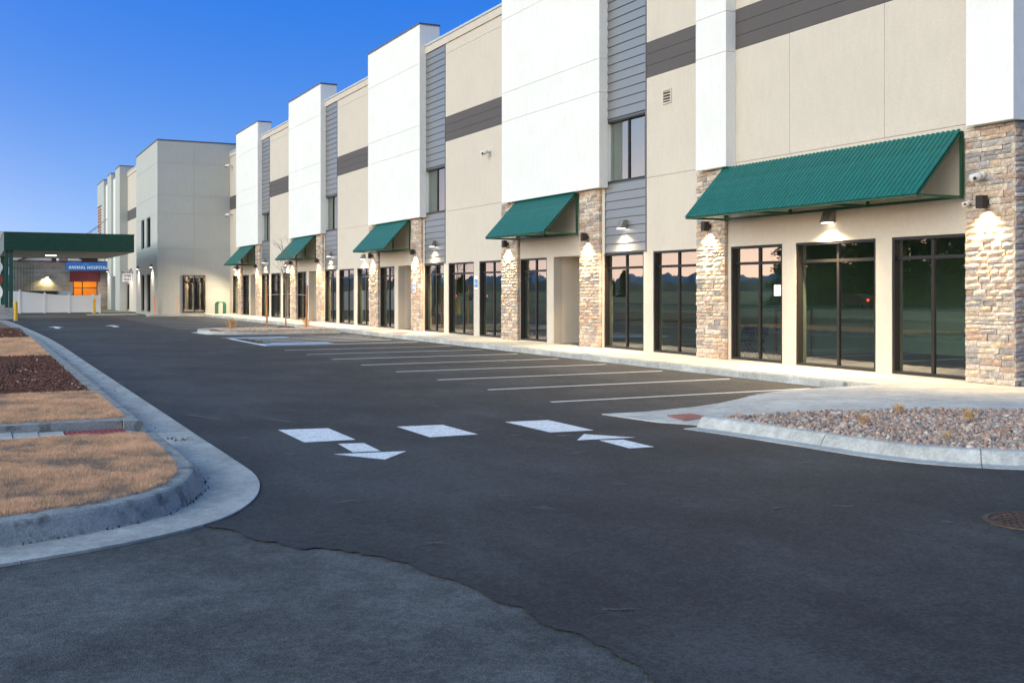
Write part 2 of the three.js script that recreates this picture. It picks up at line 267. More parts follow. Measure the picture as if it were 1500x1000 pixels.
kerb(leftKerb, [[-14, -6.1], [-8, -7.15], [-4, -7.9], [-1.5, -8.38], [0.15, -8.75], [0.94, -9.05], [1.40, -9.38], [1.70, -9.86], [1.90, -10.42], [2.01, -11.05], [2.03, -12.2], [2.03, -13.55]], panProfile, M.oldConcrete, 2.7, 0.008, 'gutter_section');
kerb(leftKerb, [[2.03, -13.56], [2.03, -14.9]], apronProfile, M.oldConcrete, 3);
kerb(leftKerb, [[2.03, -14.91], [2.03, -20], [2.03, -30], [2.03, -42], [1.9, -50], [1.62, -60], [1.3, -70], [1.0, -75.5]], curbProfile, M.kerb, 3.05);
kerb(leftKerb, [[2.03, -14.91], [2.03, -20], [2.03, -30], [2.03, -42], [1.9, -50], [1.62, -60], [1.3, -70], [1.0, -75.5]], panProfile, M.oldConcrete, 3.05, 0.008, 'gutter_section');
// lawn and planting beds beside it
const yl = 0.165;
const nearLawn = [[-14, -6.4], [-8, -7.45], [-4, -8.2], [-1.5, -8.7], [0.05, -9.05], [0.84, -9.36], [1.2, -9.62], [1.45, -10.0], [1.62, -10.5], [1.70, -11.1], [1.72, -12.2], [1.72, -13.6], [-14, -13.6]];
const bed = (name, label, z0, z1, mat) => { const m = sheet(name, slab([[-14, z0], [1.74, z0], [1.74 - (z1 < -44 ? 0.12 : 0), z1], [-14, z1]], -0.02, yl), mat); m.userData.label = label; return m; };
sheet('lawn', slab(nearLawn, -0.02, yl), M.straw).userData.label = 'dry straw coloured lawn at the street corner';
bed('lawn', 'dry lawn strip beyond the crossing ramp', -15.36, -19.5, M.straw);
bed('planting_bed', 'dark red bark mulch bed between dry lawns', -19.5, -30.9, M.mulch);
bed('lawn', 'dry lawn strip between two mulch beds', -30.9, -42.6, M.straw);
bed('planting_bed', 'far dark mulch bed along the kerb', -42.6, -54.4, M.mulch);
sheet('lawn', slab([[-14, -54.4], [1.6, -54.4], [1.3, -62], [0.98, -70], [0.7, -75.5], [-14, -75.5]], -0.02, yl), M.straw).userData.label = 'farthest dry lawn strip along the kerb';
// the crossing ramp: slabs and a red warning plate
const ramp = setting('crossing_ramp', 'concrete crossing ramp with a red warning plate');
const rampY = x => Math.min(0.125, 0.085 + Math.max(0, 1.0 - x) * 0.03);
for (let k = 0; k < 40; k++) { const x1 = 0.98 - k * 0.30, x0 = x1 - 0.288; part('paving_slab', slab([[x0, -13.6], [x1, -13.6], [x1, -15.0], [x0, -15.0]], -0.01, rampY((x0 + x1) / 2)), M.concrete, ramp); }
part('ramp_base', slab([[-11, -13.61], [1.71, -13.61], [1.71, -15.01], [-11, -15.01]], -0.02, 0.02), M.mortar, ramp);
{
  const plate = part('warning_plate', box(1.0, 1.72, 0.02, 0.085, -14.98, -13.62), M.red, ramp), dg = new THREE.SphereGeometry(0.014, 6, 3, 0, 6.3, 0, 1.6), domes = [];
  for (let i = 0; i < 11; i++) for (let k = 0; k < 21; k++) domes.push(dg.clone().scale(1, 0.5, 1).translate(1.04 + i * 0.062, 0.0845, -13.68 - k * 0.062));
  part('dome', domes, M.red, plate).userData.kind = 'stuff';
}
for (let k = 0; k < 5; k++) part('return_kerb', box(1.71 - (k + 1) * 2.6 + 0.008, 1.71 - k * 2.6, -0.02, 0.189, -15.35, -15.02), M.kerb, ramp);

// ------------------------------------------------------------------ the pavement along the building
const walk = setting('pavement', 'pale concrete pavement along the shopfronts');
{
  const z0 = -10.0; let z = z0, k = 0;
  const rw = rng(5);
  while (z > -80.4) { const z1 = z - 1.92; part('pavement_slab', box(15.10, X - 0.005, -0.02, SW + (rw() - 0.5) * 0.002, z1 + 0.01, z), M.walk, walk); z = z1; k++; }
  part('pavement_slab', box(11.0, X - 0.005, -0.02, SW, -82.2, z - 0.005), M.walk, walk);
  part('bedding', box(15.12, X - 0.01, -0.03, SW - 0.02, -80.5, -10), M.mortar, walk);
  const pr = [[0.56, -0.02], [0.56, 0.018], [0.0, 0.012], [-0.02, 0.018], [-0.05, 0.125], [-0.07, 0.143], [-0.10, 0.150], [-0.16, 0.1515], [-0.16, -0.02]];
  kerb(walk, [[14.95, -15.6], [14.95, -40.5]], pr, M.concrete, 3.05, 0.01);
  kerb(walk, [[14.95, -42.6], [14.95, -79.9]], pr, M.concrete, 3.05, 0.01);
  kerb(walk, [[14.95, -40.5], [14.95, -42.6]], [[0.56, -0.02], [0.56, 0.018], [0, 0.012], [-0.16, 0.06], [-0.16, -0.02]], M.concrete, 3);
  part('warning_plate', box(15.2, 15.9, 0.1, SW + 0.006, -42.3, -40.9), M.tactileWorn, walk);
}
// the apron and gravel island by the near end
const isle = setting('island', 'kerbed gravel island and concrete apron by the near corner of the shops');
{
  // apron rising from the asphalt to the pavement
  const P = [[8.52, -14.10], [9.3, -14.06], [10.2, -14.02], [10.7, -14.06], [11.2, -14.22], [11.8, -14.48], [12.4, -14.70], [13.2, -14.84], [14.2, -14.90], [15.1, -14.9], [15.1, -10.0], [13.2, -11.1], [12.6, -11.5], [11.2, -11.9], [9.25, -12.05], [8.72, -12.9]];
  const hy = (x, z) => 0.022 + 0.13 * Math.min(1, Math.max(0, (x - 9.6) / 2.2));
  const parts = [[8.5, 10.35], [10.36, 12.2], [12.21, 13.9], [13.91, 15.1]];
  for (const [a, b] of parts) {
    const poly = clip(clip(P, 0, a, 1), 0, b, -1), s = new THREE.Shape(poly.map(([x, z]) => new THREE.Vector2(x, -z)));
    const g = new THREE.ExtrudeGeometry(s, { depth: 0.2, bevelEnabled: false }).rotateX(-Math.PI / 2).translate(0, -0.2, 0), p = g.attributes.position;
    for (let i = 0; i < p.count; i++) p.setY(i, p.getY(i) < -0.1 ? -0.04 : hy(p.getX(i), p.getZ(i)) + 0.0);
    g.computeVertexNormals(); part('apron_slab', muv(g), M.concrete, isle);
  }
  const wp = part('warning_plate', slab([[9.06, -12.72], [9.80, -12.86], [9.82, -13.42], [9.2, -13.34]], 0.0, 0.045), M.tactileWorn, isle), dg = new THREE.SphereGeometry(0.014, 6, 3, 0, 6.3, 0, 1.6), domes = [];
  for (let i = 0; i < 9; i++) for (let k = 0; k < 9; k++) domes.push(dg.clone().scale(1, 0.5, 1).translate(9.22 + i * 0.066, 0.0445, -13.34 + k * 0.055));
  part('dome', domes, M.tactileWorn, wp).userData.kind = 'stuff';
  const pr = [[0.02, -0.02], [0.02, 0.016], [-0.20, 0.014], [-0.23, 0.020], [-0.31, 0.125], [-0.335, 0.147], [-0.37, 0.155], [-0.50, 0.157], [-0.50, -0.02]];
  kerb(isle, [[8.66, -12.15], [8.82, -11.22], [8.96, -10.0], [9.08, -9.08], [9.28, -8.52], [9.62, -8.05], [10.1, -7.65], [10.8, -7.35], [11.8, -7.2], [14, -7.1], [20, -7.0]], pr, M.concrete, 2.2, 0.01);
  const gp = [[9.28, -12.08], [9.2, -11.2], [9.36, -10.0], [9.48, -9.2], [9.66, -8.72], [9.95, -8.35], [10.35, -8.02], [10.95, -7.8], [11.9, -7.66], [14, -7.56], [20, -7.46], [20, -10.0], [15.1, -10.0], [13.2, -11.1], [12.6, -11.5], [11.2, -11.9]];
  part('gravel_bed', slab(gp, -0.02, 0.115), M.gravelBed, isle);
  // stones
  const rg = rng(77), geos = [0, 1, 2].map(s => { const g = new THREE.IcosahedronGeometry(1, 1), p = g.attributes.position, rr = rng(60 + s); const seen = {}; for (let i = 0; i < p.count; i++) { const k = [p.getX(i), p.getY(i), p.getZ(i)].map(v => v.toFixed(3)).join(); seen[k] ??= 0.78 + 0.4 * rr(); const f = seen[k]; p.setXYZ(i, p.getX(i) * f, p.getY(i) * f, p.getZ(i) * f); } g.computeVertexNormals(); return g; });
  const cols = [[.52, .36, .28], [.58, .45, .37], [.44, .27, .20], [.68, .61, .54], [.36, .32, .32], [.50, .31, .21], [.62, .48, .40], [.28, .23, .22], [.46, .39, .37], [.56, .34, .26]];
  const stoneMat = std(lin(1, 1, 1), 0.85, { map: stoneTone });
  const m4 = new THREE.Matrix4(), q = new THREE.Quaternion(), e = new THREE.Euler(), lists = [[], [], []];
  const inPoly = (x, z) => { let c = false; for (let i = 0, j = gp.length - 1; i < gp.length; j = i++) if ((gp[i][1] > z) !== (gp[j][1] > z) && x < (gp[j][0] - gp[i][0]) * (z - gp[i][1]) / (gp[j][1] - gp[i][1]) + gp[i][0]) c = !c; return c; };
  let made = 0; for (let t = 0; t < 200000 && made < 33000; t++) {
    const x = 9.2 + rg() * 10.8, z = -12.1 + rg() * 4.7; if (!inPoly(x, z)) continue;
    const s = 0.016 + 0.022 * rg() * rg() + (rg() > 0.93 ? 0.016 : 0); made++;
    q.setFromEuler(e.set(rg() * 6, rg() * 6, rg() * 6)); m4.compose(new THREE.Vector3(x, 0.118 + rg() * 0.042, z), q, new THREE.Vector3(s * (0.9 + rg() * 0.6), s * (0.6 + rg() * 0.4), s * (0.8 + rg() * 0.4)));
    lists[(rg() * 3) | 0].push([m4.clone(), cols[(rg() * cols.length) | 0], 0.72 + rg() * 0.5]);
  }
  lists.forEach((l, s) => { const im = new THREE.InstancedMesh(geos[s], stoneMat, l.length); im.name = 'gravel'; l.forEach(([m, c, f], i) => { im.setMatrixAt(i, m); im.setColorAt(i, lin(c[0] * f, c[1] * f, c[2] * f)); }); im.userData.kind = 'stuff'; im.castShadow = im.receiveShadow = true; isle.add(im); });
}
function clip(poly, axis, at, side) { const out = []; for (let i = 0; i < poly.length; i++) { const a = poly[i], b = poly[(i + 1) % poly.length], da = (a[axis] - at) * side, db = (b[axis] - at) * side; if (da >= 0) out.push(a); if (da * db < 0) { const k = da / (da - db); out.push([a[0] + k * (b[0] - a[0]), a[1] + k * (b[1] - a[1])]); } } return out; }
// the planted island among the parking bays
const mid = setting('parking_island', 'kerbed gravel island with a staked sapling among the parking bays');
{
  const pr = [[0.16, -0.02], [0.16, 0.018], [0.0, 0.012], [-0.03, 0.018], [-0.09, 0.125], [-0.12, 0.150], [-0.26, 0.153], [-0.26, -0.02]];
  kerb(mid, [[14.40, -51.0], [10.8, -51.0], [9.9, -50.8], [9.3, -50.2], [9.05, -49.2], [9.05, -48.0], [9.3, -47.2], [9.9, -46.6], [10.8, -46.4], [14.40, -46.4]], pr.map(([o, y]) => [-o, y]), M.concrete, 3.0, 0.01);
  part('gravel_bed', slab([[14.4, -50.8], [10.8, -50.8], [9.9, -50.55], [9.5, -50], [9.3, -49.2], [9.3, -48.0], [9.5, -47.4], [10.0, -46.85], [10.8, -46.65], [14.4, -46.65]], -0.02, 0.13), M.gravelBed, mid);
  const rg = rng(123), g = new THREE.IcosahedronGeometry(1, 0), im = new THREE.InstancedMesh(g, std(lin(1, 1, 1), 0.9), 5000), m4 = new THREE.Matrix4(), q = new THREE.Quaternion(), e = new THREE.Euler();
  for (let i = 0; i < 5000; i++) { const s = 0.03 + rg() * 0.03; q.setFromEuler(e.set(rg() * 6, rg() * 6, rg() * 6)); m4.compose(new THREE.Vector3(9.7 + rg() * 4.7, 0.13 + rg() * 0.03, -50.3 + rg() * 3.2), q, new THREE.Vector3(s, s * 0.7, s)); im.setMatrixAt(i, m4); const f = 0.7 + rg() * 0.5; im.setColorAt(i, lin(0.44 * f, 0.33 * f, 0.25 * f)); }
  im.name = 'gravel'; im.userData.kind = 'stuff'; im.castShadow = im.receiveShadow = true; mid.add(im);
  part('white_tip', flat([[8.55, -49.6], [9.0, -50.4], [9.0, -46.9], [8.75, -46.9]], 0.0125), M.concrete, mid);
  part('mulch_ring', muv(new THREE.CylinderGeometry(0.35, 0.95, 0.10, 20).translate(12.85, 0.17, -49.6)), M.mulch, mid);
}

// ------------------------------------------------------------------ the long building
const B = thing('storage_building', 'long three storey building with white panels, beige stucco, grey siding and stone pillars', 'building');
const ZA = -13.62, ZB = -82.2, PER = 14.69, ROOF = 12.28;
const shopWindows = [[-21.93, -19.99], [-19.52, -17.03], [-16.58, -14.66], [-28.08, -25.91], [-25.42, -23.28]], doorways = [], strips = [[-28.00, -25.75]], pillars = [[-23.25, -22.04]];
for (let m = 0; m < 4; m++) {
  const o = -PER * m;
  shopWindows.push([-33.72 + o, -31.75 + o]); doorways.push([-31.28 + o, -29.46 + o]); pillars.push([-29.4 + o, -28.2 + o], [-35.04 + o, -33.74 + o]);
  if (m < 3) { shopWindows.push([-37.16 + o, -35.06 + o], [-40.14 + o, -37.67 + o], [-42.77 + o, -40.62 + o]); strips.push([-42.69 + o, -40.44 + o]); }
  else shopWindows.push([-37.16 + o, -35.06 + o]);
}
const WY0 = 0.17, WY1 = 3.0, holes = [];
for (const [a, b] of shopWindows) holes.push([a, b, WY0, WY1]);
for (const [a, b] of doorways) holes.push([a, b, SW, WY1]);
for (const [a, b] of strips) holes.push([a + 0.04, b - 0.04, 5.12, 6.98]);
part('core_wall', wall(ZB, ZA, -0.02, 11.9, X + 0.03, X + 0.32, holes), M.beigeJoint, B);
{
  // stucco panels with open joints, split where the white piers stand and at the joint heights
  const cutsZ = [ZA, -22.4, -28.6], rows = [[SW, 5.09], [5.10, 7.925], [8.935, 11.49], [11.50, 11.90]];
  for (let m = 0; m < 3; m++) cutsZ.push(-34.4 - PER * m, -42.9 - PER * m); cutsZ.push(-34.4 - PER * 3, ZB);
  const beside = (z0, z1) => { let out = [[z0, z1]]; for (const [a, b] of strips) out = out.flatMap(([p, q]) => a > p && b < q ? [[p, a], [b, q]] : a > p && a < q ? [[p, a]] : b > p && b < q ? [[b, q]] : [[p, q]]); return out; };
  for (let i = 0; i + 1 < cutsZ.length; i++) for (const [y0, y1] of rows) {
    const z1 = cutsZ[i] - 0.004, z0 = cutsZ[i + 1] + 0.004, split = i === 0 && y0 > 3 ? [[z0, -19.74], [-19.73, -16.79], [-16.78, z1]] : [[z0, z1]];
    for (const [a, b] of split) for (const [p, q] of beside(a, b)) { const g = wall(p, q, y0, y1, X, X + 0.028, holes); if (g.length) part('stucco_panel', g, M.beige, B); }
    if (y0 < 1) for (const [a, b] of strips) if (a > z0 && b < z1) { const g = wall(a + 0.001, b - 0.001, y0, 2.999, X, X + 0.028, holes); if (g.length) part('stucco_panel', g, M.beige, B); }
  }
  // the dark band, three courses
  for (let i = 0; i + 1 < cutsZ.length; i++) {
    const z1 = cutsZ[i] - 0.004, z0 = cutsZ[i + 1] + 0.004;
    for (let c = 0; c < 3; c++) for (const [p, q] of beside(z0, z1)) part('dark_band', box(X - 0.004, X + 0.028, 7.935 + c * 0.332, 7.935 + c * 0.332 + 0.322, p, q), M.band, B);
  }
  part('cornice', [box(X - 0.05, X + 0.32, 11.905, 12.2, ZB, ZA)], M.beige, B);
  part('coping', [box(X - 0.09, X + 0.36, 12.2, ROOF, ZB, ZA)], M.coping, B);
  part('roof', [box(X + 0.32, 46, 11.3, 11.5, ZB, ZA)], M.darkCoping, B);
  part('back_wall', [box(46, 46.3, -0.02, 12.2, ZB, ZA)], M.beige, B);
  part('end_wall', [box(X + 0.33, 46, -0.02, 12.2, ZA - 0.3, ZA)], M.beige, B);
}
// white piers
function whitePier(z0, z1, top = 13.15) {
  const p = new THREE.Group(); p.name = 'white_pier'; B.add(p);
  part('pier_core', [box(X - 0.28, X + 0.55, 5.02, top - 0.02, z0 + 0.02, z1 - 0.02)], M.white, p);
  const ys = [5.0, 7.875, 8.885, 11.5, top];
  for (let i = 0; i < 4; i++) part('white_panel', [box(X - 0.30, X + (i === 3 ? 0.6 : -0.002), ys[i] + (i ? 0.006 : 0), ys[i + 1] - 0.006, z0, z1)], M.white, p);
  part('coping', [box(X - 0.33, X + 0.63, top - 0.006, top + 0.06, z0 - 0.03, z1 + 0.03)], M.darkCoping, p);
}
whitePier(-14.44, -13.40); whitePier(-23.0, -21.74);
for (let m = 0; m < 4; m++) whitePier(-34.58 - PER * m, -27.86 - PER * m);
// grey metal siding with its upper window
const frameMat = M.bronze;
function windowUnit(owner, z0, z1, y0, y1, xf, { transom, mullions = [], depth = 0.15, w = 0.06 } = {}) {
  const p = new THREE.Group(); p.name = 'window'; owner.add(p);
  const xb = xf + depth, xg = xf + depth * 0.8, xm = xg - 0.035;
  part('frame', [box(xf, xb, y0, y1, z0, z0 + w), box(xf, xb, y0, y1, z1 - w, z1), box(xf, xb, y0, y0 + w, z0 + w, z1 - w), box(xf, xb, y1 - w, y1, z0 + w, z1 - w)], frameMat, p);
  for (const z of mullions) part('mullion', box(xm, xb, y0 + w, y1 - w, z - 0.035, z + 0.035), frameMat, p);
  const zr = [z0 + w, ...mullions.flatMap(z => [z - 0.035, z + 0.035]), z1 - w], yr = transom ? [[y0 + w, transom - 0.035], [transom + 0.035, y1 - w]] : [[y0 + w, y1 - w]];
  for (let i = 0; i < zr.length; i += 2) {
    if (transom) part('transom_bar', box(xm + 0.004, xb, transom - 0.035, transom + 0.035, zr[i], zr[i + 1]), frameMat, p);
    for (const [a, b] of yr) {
      const g = new THREE.PlaneGeometry(zr[i + 1] - zr[i], b - a).rotateY(-Math.PI / 2).rotateX((R() - 0.5) * 0.0015).rotateY((R() - 0.5) * 0.004); g.translate(xg, (a + b) / 2, (zr[i] + zr[i + 1]) / 2); part('pane', g, M.glass, p);
    }
  }
  return p;
}
for (const [a, b] of shopWindows) windowUnit(B, a, b, WY0, WY1, X + 0.015, { transom: 2.57, mullions: [(a + b) / 2 + 0.02] });
strips.forEach(([a, b], s) => {
  const p = new THREE.Group(); p.name = 'siding_strip'; B.add(p);
  part('backing', wall(a, b, 3.0, 11.9, X + 0.02, X + 0.028, [[a + 0.04, b - 0.04, 5.12, 6.98]]), M.sidingTrim, p);
  const g1 = muv(new THREE.BoxGeometry(0.022, 0.255, b - a - 0.09).rotateZ(-0.10)), g2 = muv(new THREE.BoxGeometry(0.022, 0.238, b - a - 0.09).rotateZ(-0.10));
  for (let k = 0; k < 18; k++) part('siding_board', g1, M.siding, p).position.set(X + 0.002, 7.04 + 0.136 + k * 0.2695, (a + b) / 2);
  for (let k = 0; k < 8; k++) part('siding_board', g2, M.siding, p).position.set(X + 0.002, 3.04 + 0.124 + k * 0.2545, (a + b) / 2);
  part('edge_trim', [box(X - 0.02, X + 0.028, 3.0, 11.9, b - 0.045, b), box(X - 0.02, X + 0.028, 3.0, 11.9, a, a + 0.045)], M.sidingTrim, p);
  windowUnit(B, a + 0.045, b - 0.045, 5.12, 6.98, X + 0.0, { mullions: [(a + b) / 2 + 0.05], w: 0.055, depth: 0.14 });
});
// recessed entrances
for (const [a, b] of doorways) {
  const p = new THREE.Group(); p.name = 'entrance'; B.add(p);
  part('side_wall', [box(X + 0.321, X + 1.6, SW, 3.0, a - 0.2, a), box(X + 0.321, X + 1.6, SW, 3.0, b, b + 0.2), box(X + 0.321, X + 1.6, 3.0, 3.2, a - 0.2, b + 0.2)], M.beige, p);
  part('step', box(X + 0.0, X + 1.6, -0.02, SW, a, b), M.walk, p);
  const zc = (a + b) / 2, xf = X + 1.5;
  part('door_frame', [box(xf, xf + 0.12, SW, 3.0, a, a + 0.08), box(xf, xf + 0.12, SW, 3.0, b - 0.08, b), box(xf, xf + 0.12, 2.9, 3.0, a + 0.08, b - 0.08), box(xf, xf + 0.12, 2.25, 2.35, a + 0.08, b - 0.08), box(xf, xf + 0.12, SW, SW + 0.22, a + 0.08, b - 0.08), box(xf, xf + 0.12, SW + 0.22, 2.25, zc - 0.06, zc + 0.06)], M.bronze, p);
  for (const [u, v] of [[a + 0.08, zc - 0.06], [zc + 0.06, b - 0.08]]) part('pane', new THREE.PlaneGeometry(v - u, 1.88).rotateY(-Math.PI / 2).translate(xf + 0.07, 1.31, (u + v) / 2), M.glass, p);
  part('pane', new THREE.PlaneGeometry(b - a - 0.16, 0.55).rotateY(-Math.PI / 2).translate(xf + 0.07, 2.625, zc), M.glass, p);
  part('pull_handle', [bar([xf - 0.05, 0.95, zc + 0.12], [xf - 0.05, 1.5, zc + 0.12], 0.014), bar([xf - 0.05, 1.0, zc + 0.12], [xf + 0.02, 1.0, zc + 0.12], 0.01), bar([xf - 0.05, 1.45, zc + 0.12], [xf + 0.02, 1.45, zc + 0.12], 0.01)], M.lampGrey, p);
}
// rooms behind the glass
M.roomGreen = std(lin(0.50, 0.64, 0.54), 0.9, { map: stuccoTone });
M.roomTan = std(lin(0.50, 0.46, 0.38), 0.9, { map: stuccoTone });
M.roomFloor = std(lin(0.16, 0.15, 0.14), 0.6, { map: concTone });
{
  const depth = 6.5, xs = X + 0.321;
  part('room_floor', box(xs, X + depth, -0.02, SW, ZB + 0.3, ZA - 0.3), M.roomFloor, B);
  part('room_ceiling', box(xs, X + depth, 3.25, 3.45, ZB + 0.3, ZA - 0.301), M.roomTan, B);
  part('room_back_wall', box(X + depth, X + depth + 0.15, SW, 3.25, -22.6, ZA - 0.302), M.roomGreen, B);
  part('room_back_wall', box(X + depth, X + depth + 0.15, SW, 3.25, ZB + 0.3, -22.601), M.roomTan, B);
  part('room_partition', box(xs, X + depth, SW, 3.25, -22.75, -22.6), M.roomGreen, B);
  for (let m = 0; m < 4; m++) { part('room_partition', box(xs, X + depth, SW, 3.25, -29.0 - PER * m, -28.85 - PER * m), M.roomTan, B); part('room_partition', box(xs, X + depth, SW, 3.25, -34.5 - PER * m, -34.35 - PER * m), M.roomTan, B); }
  for (const [a, b] of strips) part('upper_room', [box(xs, X + 4, 4.9, 5.05, a - 1, b + 1), box(xs, X + 4, 8.0, 8.15, a - 1, b + 1), box(X + 4, X + 4.1, 4.9, 8.15, a - 1, b + 1), box(xs, X + 4, 5.05, 8.0, a - 1, a - 0.9), box(xs, X + 4, 5.05, 8.0, b + 0.9, b + 1)], M.roomTan, B);
}
// stone pillars: courses of rough ledge stone over a mortar core
function courses(a0, a1, y0, y1, rr) {
  const out = []; let y = y0;
  while (y < y1 - 0.03) {
    let h = 0.07 + rr() * 0.075; if (y1 - (y + h) < 0.06) h = y1 - y; let a = a0;
    while (a < a1 - 0.02) { let w = 0.15 + rr() * 0.36; if (a1 - (a + w) < 0.1) w = a1 - a; out.push([a, a + w, y, y + h]); a += w; }
    y += h;
  }
  return out;
}
function stoneGeo(w, h, d, rr) {   // a rough block: front face split in nine with uneven depth
  const g = new THREE.BoxGeometry(d, h, w, 1, 2, 3), p = g.attributes.position, key = {};
  for (let i = 0; i < p.count; i++) {
    const k = [p.getX(i), p.getY(i), p.getZ(i)].map(v => v.toFixed(4)).join(); key[k] ??= [rr(), rr(), rr()]; const [a, b, c] = key[k];
    const front = p.getX(i) < 0, edge = Math.abs(Math.abs(p.getY(i)) - h / 2) < 1e-4 || Math.abs(Math.abs(p.getZ(i)) - w / 2) < 1e-4;
    p.setXYZ(i, p.getX(i) + (front ? (edge ? 0.008 + 0.010 * a : -0.012 * a) : 0), p.getY(i) + (edge && front ? (b - 0.5) * 0.010 : 0), p.getZ(i) + (edge && front ? (c - 0.5) * 0.018 : 0));
  }
  const ng = g.toNonIndexed(); ng.computeVertexNormals(); return muv(ng);
}
let stoneBudget = 300;
function stonePillar(owner, z0, z1, y1, seed, single, xf = X - 0.10) {
  const p = new THREE.Group(); p.name = 'stone_pillar'; owner.add(p); const rr = rng(seed);
  part('mortar_core', box(xf + 0.03, X - 0.001, SW, y1, z0 + 0.015, z1 - 0.015), M.mortar, p);
  const bins = M.stones.map(() => []);
  for (const [a, b, c, d] of courses(z0, z1, SW + 0.002, y1 - 0.01, rr)) {
    const k = (rr() * M.stones.length) | 0, g = stoneGeo(b - a - 0.008, d - c - 0.008, 0.10, rr), x = xf + 0.05 - rr() * 0.028;
    if (single && c < 3.7 + (seed === 11 ? 2 : 0) && stoneBudget-- > 0) { part('stone', g, M.stones[k], p).position.set(x, (c + d) / 2, (a + b) / 2); } else bins[k].push(g.translate(x, (c + d) / 2, (a + b) / 2));
  }
  bins.forEach((b, k) => { if (b.length) part('stones', b, M.stones[k], p).userData.kind = 'stuff'; });
  return p;
}
{
  const p = stonePillar(B, -14.63, -13.53, 5.0, 11, true), rr = rng(12);
  // its end face, turning the corner
  part('mortar_core', box(X - 0.07, X + 3.0, SW, 4.99, ZA + 0.001, ZA + 0.05), M.mortar, p);
  const bins = M.stones.map(() => []); let singles = 0;
  for (const [a, b, c, d] of courses(X - 0.10, X + 2.9, SW + 0.002, 4.99, rr)) {
    const k = (rr() * M.stones.length) | 0, g = stoneGeo(b - a - 0.008, d - c - 0.008, 0.10, rr).rotateY(Math.PI / 2), z = ZA + 0.05 + rr() * 0.028; g.rotateY(0);
    if (a < X + 0.42 && stoneBudget > 0) { singles++; stoneBudget--; part('stone', g, M.stones[k], p).position.set((a + b) / 2, (c + d) / 2, z); } else bins[k].push(g.translate((a + b) / 2, (c + d) / 2, z));
  }
  bins.forEach((b, k) => { if (b.length) part('stones', b, M.stones[k], p).userData.kind = 'stuff'; });
}
pillars.forEach(([a, b], i) => stonePillar(B, a, b, i === 0 ? 4.99 : 4.99, 40 + i, i === 0));

// ------------------------------------------------------------------ awnings
function awning(label, z0, z1, group) {
  const o = thing('awning', label, 'awning', [0, 0, 0], 0, group);
  const xt = X - 0.16, yt = 4.98, xb = 15.70, yb = 3.70, pitch = 0.125, n = Math.round((z1 - z0) / pitch), pos = [], idx = [], prof = [[0, 0], [0.28, 0], [0.42, 1], [0.86, 1]];
  const nx = -(yt - yb), ny = -(xt - xb), nl = Math.hypot(nx, ny), ox = nx / nl * 0.026, oy = -ny / nl * 0.026, row = [];
  for (let k = 0; k < n; k++) for (const [f, h] of prof) row.push([z0 + (k + f) * (z1 - z0) / n, h]); row.push([z1, 0]);
  for (const [z, h] of row) { pos.push(xt + ox * h, yt + oy * h, z, xb + ox * h, yb + oy * h, z); }
  for (let i = 0; i + 1 < row.length; i++) idx.push(2 * i, 2 * i + 1, 2 * i + 2, 2 * i + 2, 2 * i + 1, 2 * i + 3);
  let g = new THREE.BufferGeometry(); g.setAttribute('position', new THREE.Float32BufferAttribute(pos, 3)); g.setIndex(idx); g = g.toNonIndexed(); g.computeVertexNormals();
  part('roof_sheet', muv(g), M.awning, o);
  const len = z1 - z0, ribs = Math.max(2, Math.round(len / 2.2)), w = 0.055;
  part('wall_rail', [beam([X - 0.14, 3.69, z0], [X - 0.14, 3.69, z1], w)], M.awningFrame, o);
  part('front_rail', [beam([xb + 0.06, 3.69, z0 + 0.02], [xb + 0.06, 3.69, z1 - 0.02], w)], M.awningFrame, o);
  part('top_rail', [beam([X - 0.14, 4.93, z0 + 0.02], [X - 0.14, 4.93, z1 - 0.02], w)], M.awningFrame, o);
  for (let k = 0; k <= ribs; k++) {
    const z = z0 + 0.03 + (len - 0.06) * k / ribs;
    part('truss', [beam([X - 0.11, 3.66, z], [X - 0.11, 4.96, z], w), beam([xb + 0.09, 3.69, z], [X - 0.17, 3.69, z], w * 0.9), beam([xb + 0.08, 3.70, z], [X - 0.17, 4.89, z], w * 0.8)], M.awningFrame, o);
  }
  return o;
}
awning('long green corrugated metal awning over three wide windows by the corner pier', -22.05, -14.68);
const ord = ['nearest the narrow white pier', 'second along from the narrow white pier', 'third along from the narrow white pier', 'nearest the grey stair tower'];
for (let m = 0; m < 4; m++) awning('short green corrugated awning over an entrance, ' + ord[m], -33.78 - PER * m, -29.52 - PER * m, 'short green awnings over entrances');

